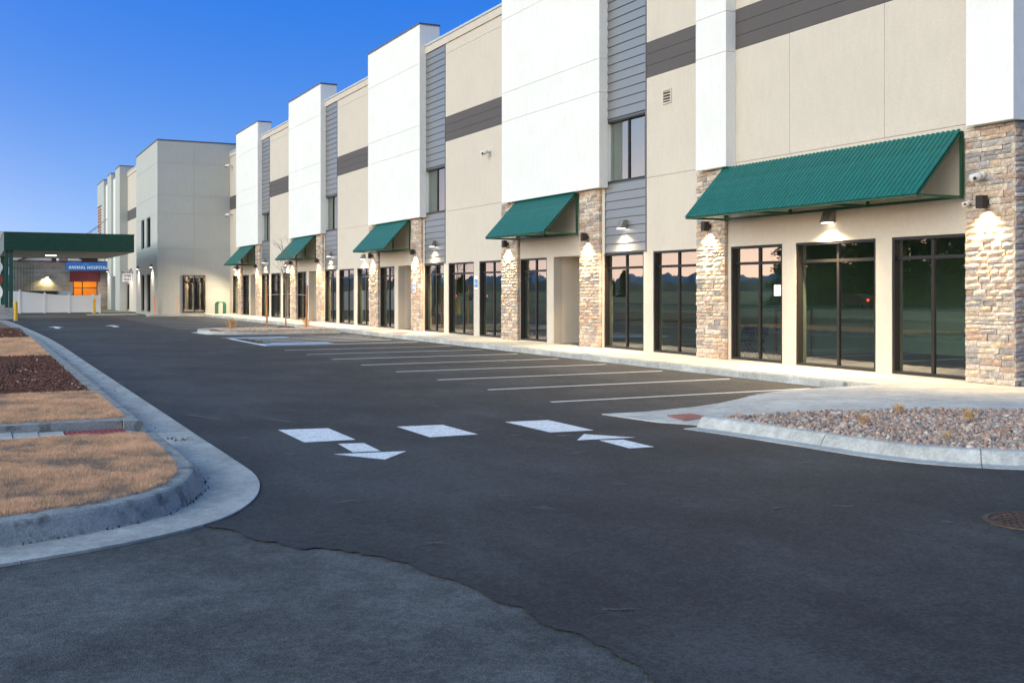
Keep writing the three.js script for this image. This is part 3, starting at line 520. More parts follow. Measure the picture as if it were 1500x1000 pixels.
// ------------------------------------------------------------------ lamps
M.glow = new THREE.MeshStandardMaterial({ color: 0x111111, emissive: lin(1.0, 0.80, 0.5), emissiveIntensity: 6, roughness: 0.5 });
M.glowWhite = new THREE.MeshStandardMaterial({ color: 0x111111, emissive: lin(1.0, 0.93, 0.82), emissiveIntensity: 7, roughness: 0.5 });
function sconce(z, y, label, x = X - 0.13, turn = 0, power = 55) {
  const o = thing('wall_sconce', label, 'wall lamp', [x, y, z], turn, 'sconces on the stone pillars');
  part('housing', [box(-0.20, -0.06, -0.12, 0.12, -0.075, -0.07), box(-0.20, -0.06, -0.12, 0.12, 0.07, 0.075), box(-0.205, -0.20, -0.12, 0.12, -0.075, 0.075), box(-0.06, -0.055, -0.12, 0.12, -0.075, 0.075), box(-0.20, -0.06, 0.115, 0.12, -0.07, 0.07)], M.lampBody, o);
  part('wall_bracket', [box(-0.055, 0.03, -0.05, 0.05, -0.05, 0.05)], M.lampBody, o);
  part('lamp_lens', box(-0.19, -0.07, -0.07, -0.06, -0.065, 0.065), M.glow, o);
  const l = new THREE.SpotLight(lin(1.0, 0.70, 0.36), power, 0, 1.0, 1.0); l.position.set(-0.12, -0.13, 0); l.target.position.set(0.0, -2, 0); l.castShadow = true; l.shadow.radius = 2.5; l.name = 'sconce_lamp'; o.add(l, l.target); return o;
}
const place = ['first', 'second', 'third', 'fourth', 'fifth', 'sixth', 'seventh', 'eighth', 'ninth', 'tenth'];
[[-14.12], [-22.66], ...[0, 1, 2, 3].flatMap(m => [[-28.85 - PER * m], [-34.45 - PER * m]])].forEach(([z], i) => sconce(z, 3.55, `lit dark box sconce on the ${place[i]} stone pillar counted from the corner pier`));
function wallPack(z, y, label, x, power = 9, colour = [1, 0.76, 0.46], group = 'lit wall lamps above the shopfronts') {
  const o = thing('wall_lamp', label, 'wall lamp', [x, y, z], 0, group);
  const s = new THREE.Shape([[0, 0.12], [-0.10, 0.12], [-0.20, -0.10], [0, -0.10]].map(([a, b]) => new THREE.Vector2(a, b)));
  part('housing', muv(new THREE.ExtrudeGeometry(s, { depth: 0.26, bevelEnabled: true, bevelSize: 0.012, bevelThickness: 0.012, bevelSegments: 2 }).translate(0, 0, -0.13)), M.lampGrey, o);
  part('lamp_lens', box(-0.18, -0.03, -0.128, -0.114, -0.11, 0.11), M.glowWhite, o);
  const l = new THREE.SpotLight(lin(...colour), power, 0, 1.35, 0.9); l.position.set(-0.13, -0.15, 0); l.target.position.set(-1.2, -2, 0); l.castShadow = true; l.shadow.radius = 3; l.name = 'wall_lamp_light'; o.add(l, l.target); return o;
}
wallPack(-18.35, 3.52, 'lit grey wall lamp under the long green awning', X - 0.015, 170);
['beside the narrow white pier', 'second along from the narrow white pier', 'third along from the narrow white pier', 'nearest the grey stair tower'].forEach((w, m) => wallPack(-26.9 - PER * m, 3.83, 'lit wall lamp on grey metal siding, ' + w, X - 0.03, 120));
for (let m = 1; m < 4; m++) wallPack(-35.95 - PER * m, 3.55, 'lit wall lamp on beige wall under a short awning, ' + ['', 'third from the grey stair tower', 'second from the grey stair tower', 'nearest the grey stair tower'][m], X - 0.015, 130, [1, 0.80, 0.52]);

// ------------------------------------------------------------------ the grey stair tower
const T = thing('stair_tower', 'sage grey stucco stair tower projecting from the end of the long building', 'tower');
{
  const x0 = 11.8, x1 = X + 6, z1 = -82.21, z0 = -93.9, top = 12.95, ys = [0, 2.2, 4.95, 7.55, 8.9, 11.3, top - 0.06];
  const face = [[13.59, 15.22, 0.28, 3.03]], sideHoles = [[-91.0, -89.1, 0.25, 3.15], [-87.9, -85.75, 0.25, 3.15], [-91.0, -89.1, 5.2, 7.5], [-87.9, -85.75, 5.2, 7.5]];
  part('core_wall', [...wall(z0 + 0.05, z1 - 0.3, -0.02, top - 0.1, x0 + 0.04, x0 + 0.3, sideHoles), box(x0 + 0.05, 13.59, -0.02, top - 0.1, z1 - 0.3, z1 - 0.03), box(15.22, x1, -0.02, top - 0.1, z1 - 0.3, z1 - 0.03), box(13.59, 15.22, 3.03, top - 0.1, z1 - 0.3, z1 - 0.03), box(13.59, 15.22, -0.02, 0.28, z1 - 0.3, z1 - 0.03), box(x0 + 0.3, x1, -0.02, top - 0.1, z0, z0 + 0.3), box(x0 + 0.3, x1, 11, 11.2, z0 + 0.3, z1 - 0.3)], M.sageJoint, T);
  for (let i = 0; i + 1 < ys.length; i++) {
    const a = ys[i] + (i ? 0.006 : -0.02), b = ys[i + 1] - 0.006;
    part('stucco_panel', wall(z0, z1, a, b, x0, x0 + 0.038, sideHoles), M.sage, T);
    for (const [u, v] of [[x0 + 0.039, 14.4], [14.412, x1]]) {
      part('stucco_panel', faceBoxes(u, v, a, b, z1 - 0.028, z1, face), M.sage, T);
    }
  }
  part('coping', [box(x0 - 0.04, x1, top - 0.06, top + 0.03, z0 - 0.03, z1 + 0.03)], M.darkCoping, T);
  const w = windowUnit(T, -0.815, 0.815, 0.28, 3.03, 0, { transom: 2.5, mullions: [0] }); w.rotation.y = -Math.PI / 2; w.position.set(14.405, 0, z1 - 0.02);
  for (const [a, b, c, d] of sideHoles) windowUnit(T, a, b, c, d, x0 + 0.12, { w: 0.08 });
  part('room_back_wall', [box(x0 + 4, x0 + 4.1, 0, 11, z0 + 0.3, z1 - 3.2), box(x0 + 0.3, x1, 0, 3.4, z1 - 3.2, z1 - 3.1), box(x0 + 0.3, x1, 3.4, 3.5, z1 - 3.2, z1 - 0.31), box(x0 + 0.3, x1, 0, 0.1, z1 - 3.2, z1 - 0.31)], M.roomTan, T);
}
function faceBoxes(u, v, a, b, z0, z1, hs) {   // rectangle in (x, y) with openings, as boxes from z0 to z1
  const out = [], xs = [u, v], ys = [a, b];
  for (const h of hs) { for (const q of [h[0], h[1]]) if (q > u && q < v) xs.push(q); for (const q of [h[2], h[3]]) if (q > a && q < b) ys.push(q); }
  xs.sort((p, q) => p - q); ys.sort((p, q) => p - q);
  for (let i = 0; i + 1 < xs.length; i++) for (let j = 0; j + 1 < ys.length; j++) { const mx = (xs[i] + xs[i + 1]) / 2, my = (ys[j] + ys[j + 1]) / 2; if (!hs.some(h => mx > h[0] && mx < h[1] && my > h[2] && my < h[3])) out.push(box(xs[i], xs[i + 1], ys[j], ys[j + 1], z0, z1)); }
  return out;
}
// ------------------------------------------------------------------ the wing with fins beyond it
const Wg = thing('office_wing', 'beige wing with sage grey fins beyond the stair tower', 'building');
{
  const xw = 12.6, z1 = -93.95, z0 = -128, hs = [[-108.6, -105.2, 0.1, 2.5], [-113.4, -110.2, 0.1, 3.2], [-120.4, -117.2, 0.1, 3.2]];
  part('core_wall', wall(z0, z1, -0.02, 12.8, xw + 0.03, xw + 0.3, hs), M.beigeJoint, Wg);
  for (const [a, b] of [[-0.02, 8.35], [9.3, 12.5]]) part('stucco_panel', wall(z0, z1, a, b, xw, xw + 0.028, hs), M.beige, Wg);
  part('dark_band', wall(z0, z1, 8.36, 9.29, xw - 0.004, xw + 0.028), M.band, Wg);
  part('cornice', box(xw - 0.05, xw + 0.35, 12.5, 12.85, z0, z1), M.beige, Wg); part('coping', box(xw - 0.08, xw + 0.38, 12.85, 12.93, z0, z1), M.coping, Wg);
  for (const [a, b, t] of [[-110.0, -106.4, 13.5], [-117.0, -113.6, 13.5], [-127.4, -120.6, 13.5]]) { part('fin', box(11.9, xw - 0.002, -0.02, t, a, b), M.sage, Wg); part('fin_coping', box(11.86, xw + 0.6, t, t + 0.07, a - 0.03, b + 0.03), M.darkCoping, Wg); part('fin_back', box(xw + 0.001, xw + 0.5, 12.94, t, a, b), M.sage, Wg); }
  for (const [a, b] of [[-113.59, -110.01], [-120.59, -117.01]]) part('white_infill', box(12.1, xw - 0.002, 3.3, 12.9, a, b), M.white, Wg);
  for (let k = 0; k < 12; k++) part('louvre', box(11.86, 11.9, 7.0 + k * 0.32, 7.2 + k * 0.32, -126.6, -123.2), M.tactileWorn, Wg);
  part('louvre_frame', [box(11.84, 11.9, 10.9, 11.05, -126.9, -122.9), box(11.84, 11.9, 6.7, 6.9, -126.9, -122.9)], M.darkCoping, Wg);
  for (const [a, b, c, d] of hs) windowUnit(Wg, a, b, c, d, xw + 0.06, { mullions: b - a > 2.5 ? [(a + b) / 2] : [] });
  part('back_wall', [box(xw + 5, xw + 5.2, -0.02, 12.8, z0, z1 - 0.01), box(xw + 0.3, xw + 5, 12.3, 12.5, z0, z1 - 0.01), box(xw + 0.3, xw + 5, -0.02, 0.08, z0, z1 - 0.01), box(xw + 0.3, xw + 5.2, -0.02, 12.5, z0 - 0.2, z0)], M.roomTan, Wg);
}
for (const [x, z, lb, y] of [[11.78, -84.7, 'lit lamp on the sage tower side, nearest its front corner', 3.75], [11.78, -92.4, 'lit lamp on the sage tower side, beside its rear corner', 3.75]]) wallPack(z, y, lb, x, 50, [1, 0.88, 0.74], 'lit lamps on the grey tower and fins');
for (const [x, z, lb, y] of [[11.88, -116.0, 'lit lamp on the middle sage fin of the office wing', 3.9], [11.88, -122.0, 'lit lamp on the farthest sage fin of the office wing', 3.9], [12.58, -103.5, 'lit lamp on the beige wall behind the one way sign', 3.75]]) wallPack(z, y, lb, x, 50, [1, 0.86, 0.74], 'lit lamps on the grey tower and fins');
for (const [z, y, lb] of [[-117, 6.9, 'small green rod hung canopy on the office wing, nearer the tower'], [-124.5, 6.6, 'small green rod hung canopy on the office wing, farther from the tower']]) {
  const o = thing('hung_canopy', lb, 'canopy', [0, 0, 0], 0, 'small rod hung canopies');
  part('canopy_box', box(9.4, 11.87, y, y + 0.4, z - 1.2, z + 1.0), M.canopy, o); part('tie_rod', [bar([9.5, y + 0.4, z], [11.89, y + 2.3, z], 0.03)], M.lampGrey, o);
}
// ------------------------------------------------------------------ the drive-through canopy
{
  const o = thing('drive_through_canopy', 'dark green drive through canopy on a green column', 'canopy');
  const x0 = 1.55, x1 = 9.66, y0 = 4.52, y1 = 5.74, zn = -78, zf = -95;
  const boards = 7, h = (y1 - y0 - 0.06) / boards;
  for (let k = 0; k < boards; k++) part('fascia_board', [muv(new THREE.BoxGeometry(x1 - x0, h - 0.02, 0.03).rotateX(0.16).translate((x0 + x1) / 2, y0 + (k + 0.5) * h, zn))], M.canopy, o);
  part('fascia', [box(x0, x1, y0, y1 - 0.06, zn - 0.06, zn - 0.02), box(x0, x0 + 0.05, y0, y1 - 0.06, zf, zn - 0.061), box(x1 - 0.05, x1, y0, y1 - 0.06, zf, zn - 0.061), box(x0, x1, y0, y1 - 0.06, zf - 0.05, zf - 0.001)], M.canopy, o);
  part('edge_cap', [box(x0 - 0.03, x1 + 0.03, y1 - 0.06, y1, zf - 0.08, zn + 0.04)], M.canopy, o);
  part('soffit', box(x0 + 0.06, x1 - 0.06, y0 + 0.02, y0 + 0.06, zf + 0.01, zn - 0.07), M.soffit, o);
  part('column', [box(1.62, 1.84, 0.74, y0 + 0.02, -78.75, -78.45), box(1.86, 2.10, 0.74, y0 + 0.02, -78.55, -78.25)], M.canopy, o);
  part('column', [box(1.62, 1.95, 0.74, y0 + 0.02, -93.5, -93.1)], M.canopy, o);
  part('pedestal', [box(1.35, 2.18, 0, 0.76, -79.1, -78.15)], M.oldConcrete, o); part('pedestal', [box(1.35, 2.18, 0, 0.76, -93.8, -92.8)], M.oldConcrete, o);
  part('lamp_lens', box(4.6, 5.3, y0 - 0.02, y0 + 0.018, -88.4, -87.7), M.glowWhite, o);
  const l = new THREE.SpotLight(lin(1, 0.88, 0.68), 60, 0, 1.3, 0.4); l.position.set(4.95, y0 - 0.06, -88.05); l.target.position.set(4.95, 0, -88.05); l.castShadow = true; l.shadow.radius = 10; l.name = 'canopy_lamp'; o.add(l, l.target);
}
for (const [x, z, lb] of [[2.14, -73.9, 'yellow safety bollard beside the canopy column'], [8.6, -94.6, 'yellow safety bollard in front of the white vinyl fence']]) {
  const o = thing('bollard', lb, 'bollard', [x, 0, z], 0, 'yellow bollards');
  part('post', new THREE.LatheGeometry([[0.115, 0], [0.115, 1.12], [0.105, 1.17], [0.07, 1.21], [0, 1.225]].map(([a, b]) => new THREE.Vector2(a, b)), 20), M.yellow, o);
  part('collar', new THREE.CylinderGeometry(0.13, 0.145, 0.05, 20).translate(0, 0.025, 0), M.oldConcrete, o);
}
// ------------------------------------------------------------------ vinyl fence
{
  const o = thing('vinyl_fence', 'white vinyl privacy fence in front of the animal hospital', 'fence');
  const posts = [-4, -1.6, 0.8, 3.10, 4.98, 6.86, 8.74, 9.25], tops = [2.0, 1.95, 1.9, 1.83, 1.62, 1.48, 1.5, 1.5];
  posts.forEach((x, i) => {
    part('post', [box(x - 0.07, x + 0.07, -0.02, tops[i] + 0.06, -97.07, -96.93), muv(new THREE.ConeGeometry(0.12, 0.1, 4).rotateY(Math.PI / 4).translate(x, tops[i] + 0.11, -97))], M.vinyl, o);
    if (i + 1 < posts.length) { const s = new THREE.Shape([[x + 0.071, 0.06], [posts[i + 1] - 0.071, 0.06], [posts[i + 1] - 0.071, tops[i + 1]], [x + 0.071, tops[i]]].map(([a, b]) => new THREE.Vector2(a, b))); part('panel', muv(new THREE.ExtrudeGeometry(s, { depth: 0.05, bevelEnabled: false }).translate(0, 0, -97.025)), M.vinyl, o); }
  });
}
// ------------------------------------------------------------------ the animal hospital
const fontB = await new FontLoader().loadAsync('fonts/droid/droid_sans_bold.typeface.json');
function letters(text, size, depth = 0.02) { const g = new TextGeometry(text, { font: fontB, size, depth, curveSegments: 3, bevelEnabled: false }); g.computeBoundingBox(); const b = g.boundingBox; g.translate(-(b.min.x + b.max.x) / 2, 0, 0); return g; }
{
  M.block = std(lin(0.30, 0.265, 0.235), 0.95, { map: concTone });
  M.maroon = std(lin(0.10, 0.013, 0.022), 0.6); M.paleWall = std(lin(0.60, 0.56, 0.52), 0.8); M.orangeRoom = std(lin(0.75, 0.42, 0.10), 0.8);
  const o = thing('animal_hospital', 'tan block animal hospital with maroon trim behind the white fence', 'building'), zf = -118;
  const hole = [[8.72, 11.05, 0.3, 2.95]];
  for (let k = 0; k < 11; k++) part('block_course', faceBoxes(2.9, 20, 0.02 + k * 0.43, 0.02 + k * 0.43 + 0.418, zf - 0.3, zf, hole), M.block, o);
  part('parapet_trim', box(2.8, 20, 4.76, 4.9, zf - 0.35, zf + 0.05), M.maroon, o);
  part('upper_wall', [box(0.8, 20, 4.4, 8.2, zf - 9.2, zf - 9)], M.paleWall, o);
  part('lower_roof', [box(2.9, 20, 4.5, 4.6, zf - 9, zf - 0.31)], M.darkCoping, o);
  for (const [a, b] of [[7.2, 8.8], [10.0, 12.0], [13, 14.6]]) part('dark_panel', box(a, b, 4.6, 6.2, zf - 8.99, zf - 8.9), M.black, o);
  part('roof_trim', [beam([3.6, 5.0, zf - 8.85], [6.8, 6.3, zf - 8.85], 0.3, 0.12), beam([1.2, 6.0, zf - 8.85], [20, 6.0, zf - 8.85], 0.12), box(1.6, 1.75, 0, 8.0, zf - 8.9, zf - 8.8)], M.maroon, o);
  part('side_wall', [box(0.8, 1.5, 0, 8.2, zf - 9.3, zf - 9.21)], M.paleWall, o);
  const aw = new THREE.Group(); aw.name = 'door_awning'; o.add(aw);
  for (let k = 0; k < 12; k++) part('pleat', muv(new THREE.BoxGeometry(0.235, 1.12, 0.05).rotateX(0.28).translate(8.5 + k * 0.242, 3.33, zf + 0.2)), M.maroon, aw);
  part('door_frame', [box(8.72, 8.8, 0.3, 2.95, zf - 0.2, zf - 0.08), box(9.55, 9.65, 0.3, 2.95, zf - 0.2, zf - 0.08), box(10.95, 11.05, 0.3, 2.95, zf - 0.2, zf - 0.08), box(8.8, 9.55, 2.1, 2.2, zf - 0.2, zf - 0.08), box(9.65, 10.95, 2.1, 2.2, zf - 0.2, zf - 0.08)], M.black, o);
  part('lobby', [box(8.0, 12, 0, 3.4, zf - 4.1, zf - 4), box(7.9, 8, 0, 3.4, zf - 4, zf - 0.31), box(12, 12.1, 0, 3.4, zf - 4, zf - 0.31), box(8, 12, 3.3, 3.4, zf - 4, zf - 0.31), box(8, 12, 0, 0.05, zf - 4, zf - 0.31)], M.orangeRoom, o);
  part('ceiling_light', box(9, 10.6, 3.22, 3.28, zf - 2.4, zf - 1.6), new THREE.MeshStandardMaterial({ color: 0x222222, emissive: lin(1, 0.62, 0.2), emissiveIntensity: 4 }), o);
  const l = new THREE.PointLight(lin(1, 0.58, 0.16), 8); l.position.set(9.8, 3.0, zf - 2); l.castShadow = true; l.shadow.radius = 8; l.name = 'lobby_lamp'; o.add(l);
  for (let k = 0; k < 7; k++) part('lattice_post', bar([3.3 + k * 0.28, 0.1, zf + 0.35], [3.3 + k * 0.28, 4.9, zf + 0.35], 0.03, 6), M.awningFrame, o);
  part('lattice_rail', bar([3.2, 4.1, zf + 0.40], [5.2, 4.1, zf + 0.40], 0.025, 6), M.awningFrame, o);
  const s = thing('hospital_sign', 'blue animal hospital sign above a maroon awning', 'sign', [9.9, 3.95, zf + 0.35]);
  part('board', [box(-1.85, 2.4, 0, 0.78, -0.1, 0.1)], std(lin(0.012, 0.17, 0.55), 0.5), s);
  part('bracket', [box(-1.2, -1.1, 0.3, 0.45, -0.34, -0.101), box(1.1, 1.2, 0.3, 0.45, -0.34, -0.101)], M.black, s);
  const wl = std(lin(0.85, 0.85, 0.85), 0.5); part('lettering', letters('ANIMAL HOSPITAL', 0.30).translate(0.2, 0.13, 0.101), wl, s); part('small_lettering', letters('E R I E', 0.13).translate(0.0, 0.55, 0.101), std(lin(0.25, 0.5, 0.75), 0.5), s);
  const u = thing('roof_unit', 'pale air conditioning unit on the animal hospital roof', 'air conditioner', [7.9, 4.6, zf - 2]); part('cabinet', box(-0.6, 0.6, 0, 0.75, -0.5, 0.5), M.vinyl, u); part('grille', box(-0.42, 0.42, 0.12, 0.62, 0.501, 0.53), M.lampGrey, u);
  const u2 = thing('roof_unit', 'low flat vent box on the animal hospital roof', 'air conditioner', [9.1, 4.6, zf - 2]); part('cabinet', box(-0.5, 0.5, 0, 0.4, -0.4, 0.4), M.vinyl, u2); part('cap', box(-0.55, 0.55, 0.4, 0.46, -0.45, 0.45), M.vinyl, u2);
  const d = thing('dumpster', 'dark grey rubbish container behind the white fence', 'dumpster', [5.8, 0, zf + 4]);
  part('body', box(-2.6, 1.1, 0.15, 1.75, -0.8, 0.8), M.lampBody, d); part('lid', box(-2.7, 1.2, 1.75, 1.85, -0.85, 0.85), M.black, d); part('wheel', [bar([-2, 0.08, -0.6], [-2, 0.08, -0.5], 0.08), bar([0.6, 0.08, -0.6], [0.6, 0.08, -0.5], 0.08)], M.black, d);
  const d2 = thing('utility_cabinet', 'pale blue grey utility cabinet behind the white fence', 'cabinet', [7.5, 0, zf + 4]); part('body', box(-0.5, 0.75, 0, 1.8, -0.6, 0.6), std(lin(0.35, 0.38, 0.44), 0.6), d2); part('door', box(-0.4, 0.65, 0.2, 1.6, 0.601, 0.63), std(lin(0.33, 0.36, 0.42), 0.6), d2);
  wallPackFront(6.3, 3.35, zf, 'lit lamp on the tan wall of the animal hospital');
  const f = thing('feather_flag', 'red and white feather flag beside the canopy column', 'flag', [1.45, 0, -90]);
  part('pole', bar([0, 0, 0], [0, 4.2, 0], 0.03), M.lampGrey, f);
  const fl = (y0, y1, m) => { const s2 = new THREE.Shape(); s2.moveTo(0.03, y0); s2.quadraticCurveTo(0.5, (y0 + y1) / 2, 0.04, y1); s2.lineTo(0.03, y0); part('cloth', muv(new THREE.ExtrudeGeometry(s2, { depth: 0.01, bevelEnabled: false })), m, f); };
  fl(1.2, 2.3, M.vinyl); fl(2.3, 3.2, M.red); fl(3.2, 4.1, M.vinyl);
}
function wallPackFront(x, y, z, label) {
  const o = thing('wall_lamp', label, 'wall lamp', [x, y, z]); part('housing', box(-0.16, 0.16, -0.1, 0.12, 0.002, 0.2), M.lampGrey, o); part('lamp_lens', box(-0.12, 0.12, -0.12, -0.101, 0.03, 0.18), M.glowWhite, o);
  const l = new THREE.SpotLight(lin(1, 0.85, 0.4), 60, 0, 1.2, 0.5); l.position.set(0, -0.16, 0.14); l.target.position.set(-0.3, -2, 0.1); l.castShadow = true; l.shadow.radius = 3; l.name = 'wall_lamp_light'; o.add(l, l.target);
}
// ------------------------------------------------------------------ small things
{
  const s = thing('one_way_sign', 'white BEGIN ONE WAY sign on a post before the beige wing', 'sign', [10.2, 0, -86.5]);
  part('post', box(-0.03, 0.03, -0.02, 3.5, -0.03, 0.03), M.lampGrey, s); part('plate', [box(-0.36, 0.40, 2.55, 3.45, 0.031, 0.05)], M.vinyl, s);
  ['BEGIN', 'ONE', 'WAY'].forEach((t, i) => part('lettering', letters(t, 0.19, 0.006).translate(0.02, 3.18 - i * 0.27, 0.0505), M.black, s));
  part('border', [box(-0.35, 0.39, 3.425, 3.44, 0.0505, 0.055), box(-0.35, 0.39, 2.56, 2.575, 0.0505, 0.055), box(-0.35, -0.335, 2.575, 3.425, 0.0505, 0.055), box(0.375, 0.39, 2.575, 3.425, 0.0505, 0.055)], M.black, s);
}
function badge(z, y, x, label) {
  const o = thing('accessible_parking_sign', label, 'sign', [x, y, z], 0, 'accessible parking signs');
  part('plate', box(-0.012, 0, -0.25, 0.25, -0.15, 0.15), M.vinyl, o); part('blue_field', box(-0.016, -0.0125, -0.18, 0.12, -0.125, 0.125), std(lin(0.03, 0.2, 0.55), 0.5), o);
  const g = new THREE.TorusGeometry(0.05, 0.012, 6, 16, 4.4).rotateY(Math.PI / 2).translate(-0.02, -0.07, 0); part('wheelchair_symbol', [muv(g), bar([-0.02, -0.05, 0], [-0.02, 0.04, 0.01], 0.012, 6), bar([-0.02, 0, 0], [-0.02, 0, 0.05], 0.01, 6), muv(new THREE.SphereGeometry(0.018, 8, 6).translate(-0.02, 0.075, 0.01))], M.vinyl, o);
}
badge(-37.42, 2.2, X - 0.003, 'blue and white accessible parking sign on the beige pier between two windows');
badge(-43.6, 2.05, X - 0.135, 'blue and white accessible parking sign on the fifth stone pillar');
function securityCamera(z, y, x, label, s = 1) {
  const o = thing('security_camera', label, 'camera', [x, y, z]); part('mount', new THREE.CylinderGeometry(0.07 * s, 0.07 * s, 0.05, 16).rotateZ(Math.PI / 2).translate(-0.025, 0, 0), M.plastic, o);
  part('arm', bar([-0.04, 0, 0], [-0.16 * s, -0.03, 0], 0.025 * s), M.plastic, o);
  const h = part('housing', new THREE.LatheGeometry([[0, -0.13], [0.05, -0.13], [0.08, -0.11], [0.085, 0.02], [0.06, 0.10], [0, 0.12]].map(([a, b]) => new THREE.Vector2(a * s, b * s)), 16).rotateZ(-1.25).rotateY(-0.5).translate(-0.2 * s, -0.04, 0), M.plastic, o);
  part('lens', muv(new THREE.SphereGeometry(0.035 * s, 10, 8).translate(-0.31 * s, -0.08 * s, 0.06 * s)), M.black, h); return o;
}
securityCamera(-14.2, 4.06, X - 0.12, 'round pale security camera on the corner stone pier above its sconce', 0.95);
securityCamera(-14.5, 3.58, X - 0.12, 'small white security camera beside the corner pier sconce', 0.6);
securityCamera(-36.2, 7.05, X - 0.003, 'pale security floodlight on the beige wall below the dark band', 1.1);
securityCamera(-81.3, 11.2, X - 0.003, 'pale floodlight high on the beige wall next to the grey tower', 1.6);
securityCamera(-81.3, 7.55, X - 0.003, 'pale floodlight below the dark band next to the grey tower', 1.6);
{
  const v = thing('louvred_vent', 'small square louvred vent on the beige wall under the dark band', 'vent', [X - 0.002, 7.25, -24.72]);
  part('frame', [box(-0.03, 0, 0.16, 0.2, -0.2, 0.2), box(-0.03, 0, -0.2, -0.16, -0.2, 0.2), box(-0.03, 0, -0.16, 0.16, -0.2, -0.165), box(-0.03, 0, -0.16, 0.16, 0.165, 0.2)], M.beige, v); part('cavity', box(-0.004, 0, -0.16, 0.16, -0.165, 0.165), M.black, v);
  for (let k = 0; k < 4; k++) part('slat', muv(new THREE.BoxGeometry(0.045, 0.02, 0.33).rotateZ(0.6).translate(-0.022, -0.11 + k * 0.08, 0)), M.beige, v);
}
{ // manhole cover
  const o = thing('manhole_cover', 'rusty iron drain cover set in the asphalt', 'manhole cover', [7.72, 0.008, -5.98]);
  M.rust = std(lin(0.16, 0.11, 0.085), 0.8, { metalness: 0.3, map: soilTone });
  part('frame', new THREE.TorusGeometry(0.36, 0.03, 8, 40).rotateX(Math.PI / 2).scale(1, 0.4, 1).translate(0, 0.006, 0), M.rust, o); part('lid', new THREE.CylinderGeometry(0.335, 0.335, 0.016, 36).translate(0, 0.0, 0), M.rust, o);
  const st = []; for (let a = -4; a <= 4; a++) for (let b = -4; b <= 4; b++) if (Math.hypot(a, b) < 4.3) st.push(box(a * 0.07 - 0.022, a * 0.07 + 0.022, 0.0075, 0.014, b * 0.07 - 0.022, b * 0.07 + 0.022)); part('stud', st, M.rust, o).userData.kind = 'stuff';
}
{ // bike rack by the tower
  const o = thing('bike_rack', 'green hoop bicycle rack against the tower corner', 'bike rack', [16.15, SW, -81.2], 1.0);
  for (let k = 0; k < 4; k++) { const c = [[-0.0, 0, -0.3], [0, 0.75, -0.3], [0, 0.9, -0.15], [0, 0.9, 0.15], [0, 0.75, 0.3], [0, 0, 0.3]].map(p => new THREE.Vector3(p[0] + (k - 1.5) * 0.17, p[1], p[2])); part('hoop', new THREE.TubeGeometry(new THREE.CatmullRomCurve3(c, false, 'catmullrom', 0.2), 32, 0.032, 8), M.rail, o); }
  part('base_rail', [box(-0.32, 0.32, 0.0, 0.03, -0.34, -0.27), box(-0.32, 0.32, 0.0, 0.03, 0.27, 0.34)], M.rail, o);
}
for (const [x, z, lb] of [[11.55, -81.9, 'orange marker stake at the outer corner of the grey tower'], [13.15, -81.7, 'orange marker stake in front of the grey tower wall']]) { const o = thing('marker_stake', lb, 'stake', [x, SW, z], 0, 'orange marker stakes'); part('shaft', box(-0.035, 0.035, -0.05, 1.3, -0.02, 0.02), std(lin(0.75, 0.27, 0.12), 0.7), o); part('tip', muv(new THREE.ConeGeometry(0.05, 0.06, 4).rotateY(0.78).translate(0, 1.33, 0)), std(lin(0.7, 0.22, 0.1), 0.7), o); }
// staked sapling
function twig(out, a, dir, len, r, depth, rr) {
  const b = a.clone().addScaledVector(dir, len); out.push(bar(a.toArray(), b.toArray(), r, 5, r * 0.7)); if (depth <= 0) return;
  const n = depth > 2 ? 3 : 2; for (let k = 0; k < n; k++) { const d = dir.clone().add(new THREE.Vector3((rr() - 0.5) * 1.3, (rr() - 0.1) * 0.6, (rr() - 0.5) * 1.3)).normalize(); twig(out, a.clone().lerp(b, 0.55 + 0.45 * rr()), d, len * (0.55 + rr() * 0.25), r * 0.6, depth - 1, rr); }
}
function sapling(x, y, z, h, seed, label, depth = 3) {
  const o = thing('sapling', label, 'tree', [x, y, z]), rr = rng(seed), tr = [], br = []; let p = new THREE.Vector3(0, -0.05, 0);
  for (let k = 0; k < 6; k++) { const q = p.clone().add(new THREE.Vector3((rr() - 0.5) * 0.08, h / 8, (rr() - 0.5) * 0.08)); tr.push(bar(p.toArray(), q.toArray(), 0.035 * (1 - k * 0.12) * h / 4, 7, 0.035 * (1 - (k + 1) * 0.12) * h / 4)); if (k > 1) for (let i = 0; i < 3; i++) twig(br, q, new THREE.Vector3((rr() - 0.5) * 1.4, 0.9 + rr() * 0.6, (rr() - 0.5) * 1.4).normalize(), h * (0.10 + 0.08 * rr()), 0.012 * h / 4, depth - 1, rr); p = q; }
  part('trunk', tr, M.bark, o); part('crown', br, M.bark, o); return o;
}
sapling(12.85, 0.2, -49.6, 4.4, 3, 'thin bare sapling between two wooden stakes on the parking island');
for (const [x, z, lb, k] of [[12.05, -49.9, 'leaning wooden tree stake beside the sapling, toward the driving lane', -0.02], [13.75, -49.3, 'wooden tree stake beside the sapling, toward the shops', 0.05]]) { const o = thing('tree_stake', lb, 'stake', [x, 0.13, z], 0, 'wooden tree stakes'); part('pole', bar([0, -0.1, 0], [k, 2.0, 0], 0.045, 8, 0.04), M.wood, o); const s = x < 13 ? 1 : -1; part('strap', bar([k, 1.55, 0], [(12.85 - x) * 0.9, 1.6, -49.6 - z], 0.012, 5), M.plastic, o); }
